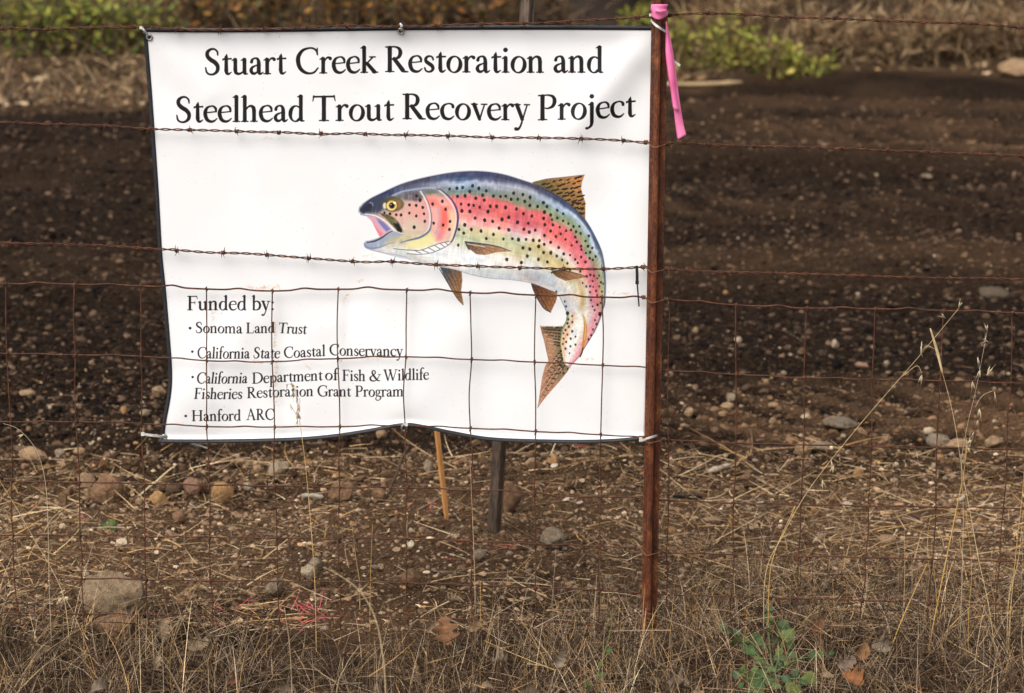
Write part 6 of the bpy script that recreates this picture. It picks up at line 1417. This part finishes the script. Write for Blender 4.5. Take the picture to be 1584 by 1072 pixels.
def sprout(px, py, leaves, label):
    b = G(px, py); root = thing('seedling', label, 'seedling', b)
    for i, (dx, dz, w, ang) in enumerate(leaves):
        s = pxsize(b); o = obj('leaf', RL[i], root, (dx * s, -.004, dz * s)); o.scale = (w * s,) * 3; o.rotation_euler = (Matrix.Rotation(1.2, 3, 'X') @ Matrix.Rotation(ang, 3, 'Z')).to_euler()
    v, f = tube([(0, 0, -.01), (.001, 0, .02), (0, 0, .035)], .001, 5); obj('stem', mesh('stem', v, f, M_LEAF, True, colv(v, (.08, .16, .05))), root)
sprout(168, 823, [(-2, 8, 11, 2.6), (2, 6, 10, .3), (4, 10, 12, 1.3)], 'tiny green seedling on the brown verge at left')
p = [(918, 1085), (926, 1040), (938, 1000), (946, 968), (945, 945)]
b = np.array(P(918, 1085, -.35)); root = thing('sprawling_weed', 'thin green weed stem rising left of the rusty post base', 'weed', b)
q = catmull(np.array([P(x, y, -.35) for x, y in p]), 6); v, f = tube(q, np.linspace(.0018, .001, len(q)), 5); obj('stem', mesh('stem', rel(v, b), f, M_LEAF, True, colv(v, (.16, .20, .05))), root)
for i, (x, y, w, a) in enumerate([(938, 1008, 9, .3), (925, 1045, 12, .2), (915, 1062, 13, 2.6), (908, 1070, 12, .8), (930, 1030, 7, 2.2)]):
    c = np.array(P(x, y, -.352)); o = obj('leaf', RL[i], root, c - b); o.scale = (w * pxsize(c),) * 3; o.rotation_euler = (Matrix.Rotation(1.2, 3, 'X') @ Matrix.Rotation(a, 3, 'Z')).to_euler()
# ------------------------------------------------------------------ weedy bank at the far edge
def bush(name, px, py, W, Hh, nleaf, leaf, pal, stems, scol, label, cat='shrub', group=None, Y=None, narrow=.45, up=0.0):
    """Stems fan out of one foot; small folded leaves ride on them, thick and thin in clumps."""
    g = G(px, py) if Y is None else np.array([P(px, py, Y)[0], Y, float(height(P(px, py, Y)[0], Y))])
    s = pxsize(g); W, Hh = W * s, Hh * s
    root = thing(name, label, cat, g, group)
    r = np.random.RandomState(int(px * 7 + py))
    parts, tips = [], []
    for k in range(stems):
        a = r.rand() * 6.283; rad = W * .5 * r.rand() ** .6
        foot = np.array([math.cos(a) * rad * .5, math.sin(a) * rad * .4, -.03])
        tip = np.array([math.cos(a) * rad, math.sin(a) * rad * .7, Hh * (.55 + .5 * r.rand())])
        mid = (foot + tip) / 2 + r.normal(0, .06, 3) * Hh
        q = catmull(np.array([foot, mid, tip]), 6); parts.append(tube(q, np.linspace(.006, .0018, len(q)) * (1 + Hh * .6), 4)); tips.append(q)
    v, f = join(parts); obj('stems', mesh('stems', v, f, M_STICK, True, colv(v, scol, .15)), root)
    n = nleaf
    which = r.randint(0, stems, n); t = r.rand(n) ** .6
    C = np.array([tips[w][min(int(tt * (len(tips[w]) - 1)), len(tips[w]) - 1)] for w, tt in zip(which, t)]) + r.normal(0, 1, (n, 3)) * np.array([.05, .05, .045]) * max(Hh, .3)
    C[:, 2] = np.maximum(C[:, 2], .01)
    d = r.normal(0, 1, (n, 3)); d[:, 2] += up; d /= np.linalg.norm(d, axis=1)[:, None]
    e = np.cross(d, r.normal(0, 1, (n, 3))); e /= np.linalg.norm(e, axis=1)[:, None]; nn = np.cross(d, e)
    L = leaf * (.6 + .8 * r.rand(n)); w = L * narrow
    V = np.stack([C, C + d * (L * .5)[:, None] + e * (w * .5)[:, None] + nn * (w * .15)[:, None], C + d * L[:, None], C + d * (L * .5)[:, None] - e * (w * .5)[:, None] + nn * (w * .15)[:, None]], 1).reshape(-1, 3)
    i = np.arange(n)[:, None] * 4
    F = np.vstack([i + np.array([[0, 1, 2]]), i + np.array([[0, 2, 3]])])
    pal = np.array(pal); cl = pal[r.randint(0, len(pal), n)] * (1 + .25 * r.normal(0, 1, (n, 1)))
    lv = obj('foliage', mesh('foliage', V, F, M_LEAF, False, np.repeat(np.clip(cl, .008, .8), 4, 0)), root); lv['kind'] = 'stuff'
    return root
YG = [(.25, .25, .045), (.19, .21, .04), (.32, .30, .06), (.13, .15, .035), (.29, .22, .06)]
GR = [(.09, .13, .03), (.13, .17, .035), (.06, .09, .025), (.17, .19, .045), (.15, .12, .05)]
OR = [(.30, .13, .04), (.22, .10, .04), (.36, .20, .05), (.12, .075, .035), (.16, .14, .04), (.08, .05, .03), (.09, .09, .035)]
DRY = [(.25, .16, .085), (.34, .23, .125), (.14, .09, .05), (.42, .30, .17), (.20, .115, .058)]
BRN = (.07, .045, .03)
for k, (px, py, W, H, lab) in enumerate([(20, 82, 150, 100, 'green leafy shrub at the far left of the bank'), (100, 84, 130, 96, 'bright green shrub left of the banner corner on the bank'), (172, 82, 120, 88, 'low green shrub nearest the banner corner on the bank'), (235, 80, 110, 80, 'green shrub half behind the upper left banner corner')]):
    bush('leafy_shrub', px, py, W, H, 520, .095, GR + YG + [(.30, .28, .05), (.20, .12, .05)], 46, (.12, .085, .06), lab, group='green shrubs on the bank')
for k, (px, W, lab) in enumerate([(60, 200, 'brown twiggy bramble behind the green shrubs at left'), (300, 170, 'orange-leaved bramble above the left part of the banner'), (420, 170, 'orange-leaved bramble above the word Creek'), (540, 170, 'orange-leaved bramble left of the middle grommet'), (660, 170, 'orange-leaved bramble right of the middle grommet'), (770, 150, 'orange-leaved bramble just left of the channel post top')]):
    bush('bramble', px, 44, W, 110, 620, .085, OR if k else DRY + GR[:2], 52, (.11, .075, .052), lab, group='orange brambles on the bank')
for k, (px, py, W, H, lab) in enumerate([(1060, 104, 90, 84, 'yellow-green weed clump right behind the pink ribbon'), (1105, 108, 100, 92, 'tall yellow-green weed clump near the ribbon tail'), (1155, 110, 90, 76, 'yellow-green weed clump in the middle of its row'), (1200, 116, 80, 62, 'lower yellow-green weed clump sloping down'), (1245, 118, 80, 40, 'lowest yellow-green weed clump at the soil edge'), (985, 58, 44, 50, 'small yellow-green weed clump just left of the post top')]):
    bush('yellow_weed', px, py, W * 1.15, H, 190, .078, YG + [(.36, .34, .07), (.42, .36, .09)], 30, (.15, .11, .05), lab, 'weed', 'yellow-green weeds on the bank', narrow=.5)
for k, (px, py, W, H, lab) in enumerate([(1290, 92, 150, 80, 'dry brown brush right of the yellow-green weeds'), (1390, 96, 160, 84, 'dry brush with pale bent blades on the right bank'), (1480, 92, 150, 76, 'dry brown brush above the pale boulder'), (1560, 84, 140, 70, 'dry brush at the right frame edge'), (1120, 60, 170, 60, 'dry brown brush behind the yellow-green weeds'), (838, 52, 80, 70, 'dark brown brush around the channel post top'), (1340, 52, 200, 60, 'dark brush high on the right bank')]):
    bush('dry_brush', px, py, W, H, 700, .16, DRY if k < 5 else [(.06, .04, .026), (.10, .065, .04), (.15, .10, .06)], 36, BRN, lab, group='dry brush on the bank', narrow=.12, up=.4)
# leaf litter and dead grass on the bank
def bank_blades(n, y0, y1, lo, hi, wid, pal, lean):
    y = y0 + (y1 - y0) * rng.rand(n); x = (rng.rand(n) * 2 - 1) * in_view(y, .6)
    k = soil_mask(x, y) < .5; x, y = x[k], y[k]; n = len(x)
    a = rng.rand(n) * 6.283; el = np.abs(rng.normal(0, lean, n)); d = np.stack([np.cos(a) * np.sin(el), np.sin(a) * np.sin(el), np.cos(el)], -1)
    Lh = lo + (hi - lo) * rng.rand(n) ** 1.5
    return blades(np.stack([x, y, height(x, y) - .01], -1), d, Lh, wid * (.6 + .8 * rng.rand(n)), np.stack([np.cos(a), np.sin(a), -.5 + 0 * a], -1) * (Lh * .5)[:, None], pick(pal, n, .25), 3)
DK = [(.05, .032, .02), (.08, .05, .03), (.12, .08, .048)]
stuff_blades('bank_grass', [bank_blades(6500, 13.6, 24, .08, .40, .010, DRY + DK * 2, .9), bank_blades(4000, 14, 30, .15, .6, .012, DRY + DK, .6), bank_blades(90, 15.5, 20, .35, .75, .018, [(.42, .31, .18), (.34, .24, .13)], .8), bank_blades(2600, 13.4, 19, .04, .12, .06, DRY + DK + [(.38, .24, .12), (.44, .32, .20)], 1.35)], M_GRASS, 'dead brown grass and leaf litter covering the far bank', 'grass')

n = 2600; y = 13.2 + 7.0 * rng.rand(n) ** 1.4; x = (rng.rand(n) * 2 - 1) * in_view(y, .6); k = soil_mask(x, y) < .7; x, y = x[k], y[k]
scatter('bank_leaf_gravel', x, y, .012 + .035 * rng.rand(len(x)) ** 2, pick(TANS + [(.40, .26, .13), (.46, .36, .24), (.06, .04, .026), (.04, .026, .017), (.09, .055, .033)], len(x), .25), M_CLOD, 'fallen leaves and lumps of earth at the foot of the bank', OCV, OCF, flat=.45)
# ------------------------------------------------------------------ old tree standing on the bank, its crown above the picture
tb = G(935, 40); tb[1] += .3; tb[2] = float(height(tb[0], tb[1]))
tree = thing('oak_tree', 'dark tree trunk on the bank above the right half of the banner', 'tree', tb)
rt = np.random.RandomState(8)
bark = []
trunk = catmull(np.array([(0, 0, -.3), (.02, 0, .4), (-.05, .05, 1.3), (.05, 0, 2.3), (.0, .1, 3.2)]), 6)
bark.append(tube(trunk, np.interp(np.linspace(0, 1, len(trunk)), [0, .12, .3, 1], [.50, .36, .29, .15]), 14))
ends = []
for k in range(11):
    a = k * 2.4 + rt.rand(); h = 1.9 + 1.3 * rt.rand()
    p0 = np.array([0, 0, h]); p2 = np.array([math.cos(a) * (1.1 + rt.rand()), math.sin(a) * (1.1 + rt.rand()), h + .8 + 1.1 * rt.rand()])
    q = catmull(np.array([p0, (p0 + p2) / 2 + rt.normal(0, .15, 3), p2]), 6); bark.append(tube(q, np.linspace(.10, .025, len(q)), 7)); ends.append(q)
v, f = join(bark); obj('trunk', mesh('trunk', v, f, M_STICK, True, colv(v, (.035, .025, .019), .15)), tree)
n = 9000; wq = rt.randint(0, len(ends), n)
C = np.array([ends[w][rt.randint(5, len(ends[w]))] for w in wq]) + rt.normal(0, .42, (n, 3)); C[:, 2] = np.maximum(C[:, 2], 1.9 + .3 * rt.rand(n))
d = rt.normal(0, 1, (n, 3)); d /= np.linalg.norm(d, axis=1)[:, None]; e = np.cross(d, rt.normal(0, 1, (n, 3))); e /= np.linalg.norm(e, axis=1)[:, None]
L = .07 + .06 * rt.rand(n)
V = np.stack([C, C + d * (L * .5)[:, None] + e * (L * .3)[:, None], C + d * L[:, None], C + d * (L * .5)[:, None] - e * (L * .3)[:, None]], 1).reshape(-1, 3)
cr = obj('crown', mesh('crown', V, np.arange(n)[:, None] * 4 + np.array([[0, 1, 2, 3]]), M_LEAF, False, np.repeat(np.array(GR)[rt.randint(0, len(GR), n)], 4, 0)), tree); cr['kind'] = 'stuff'
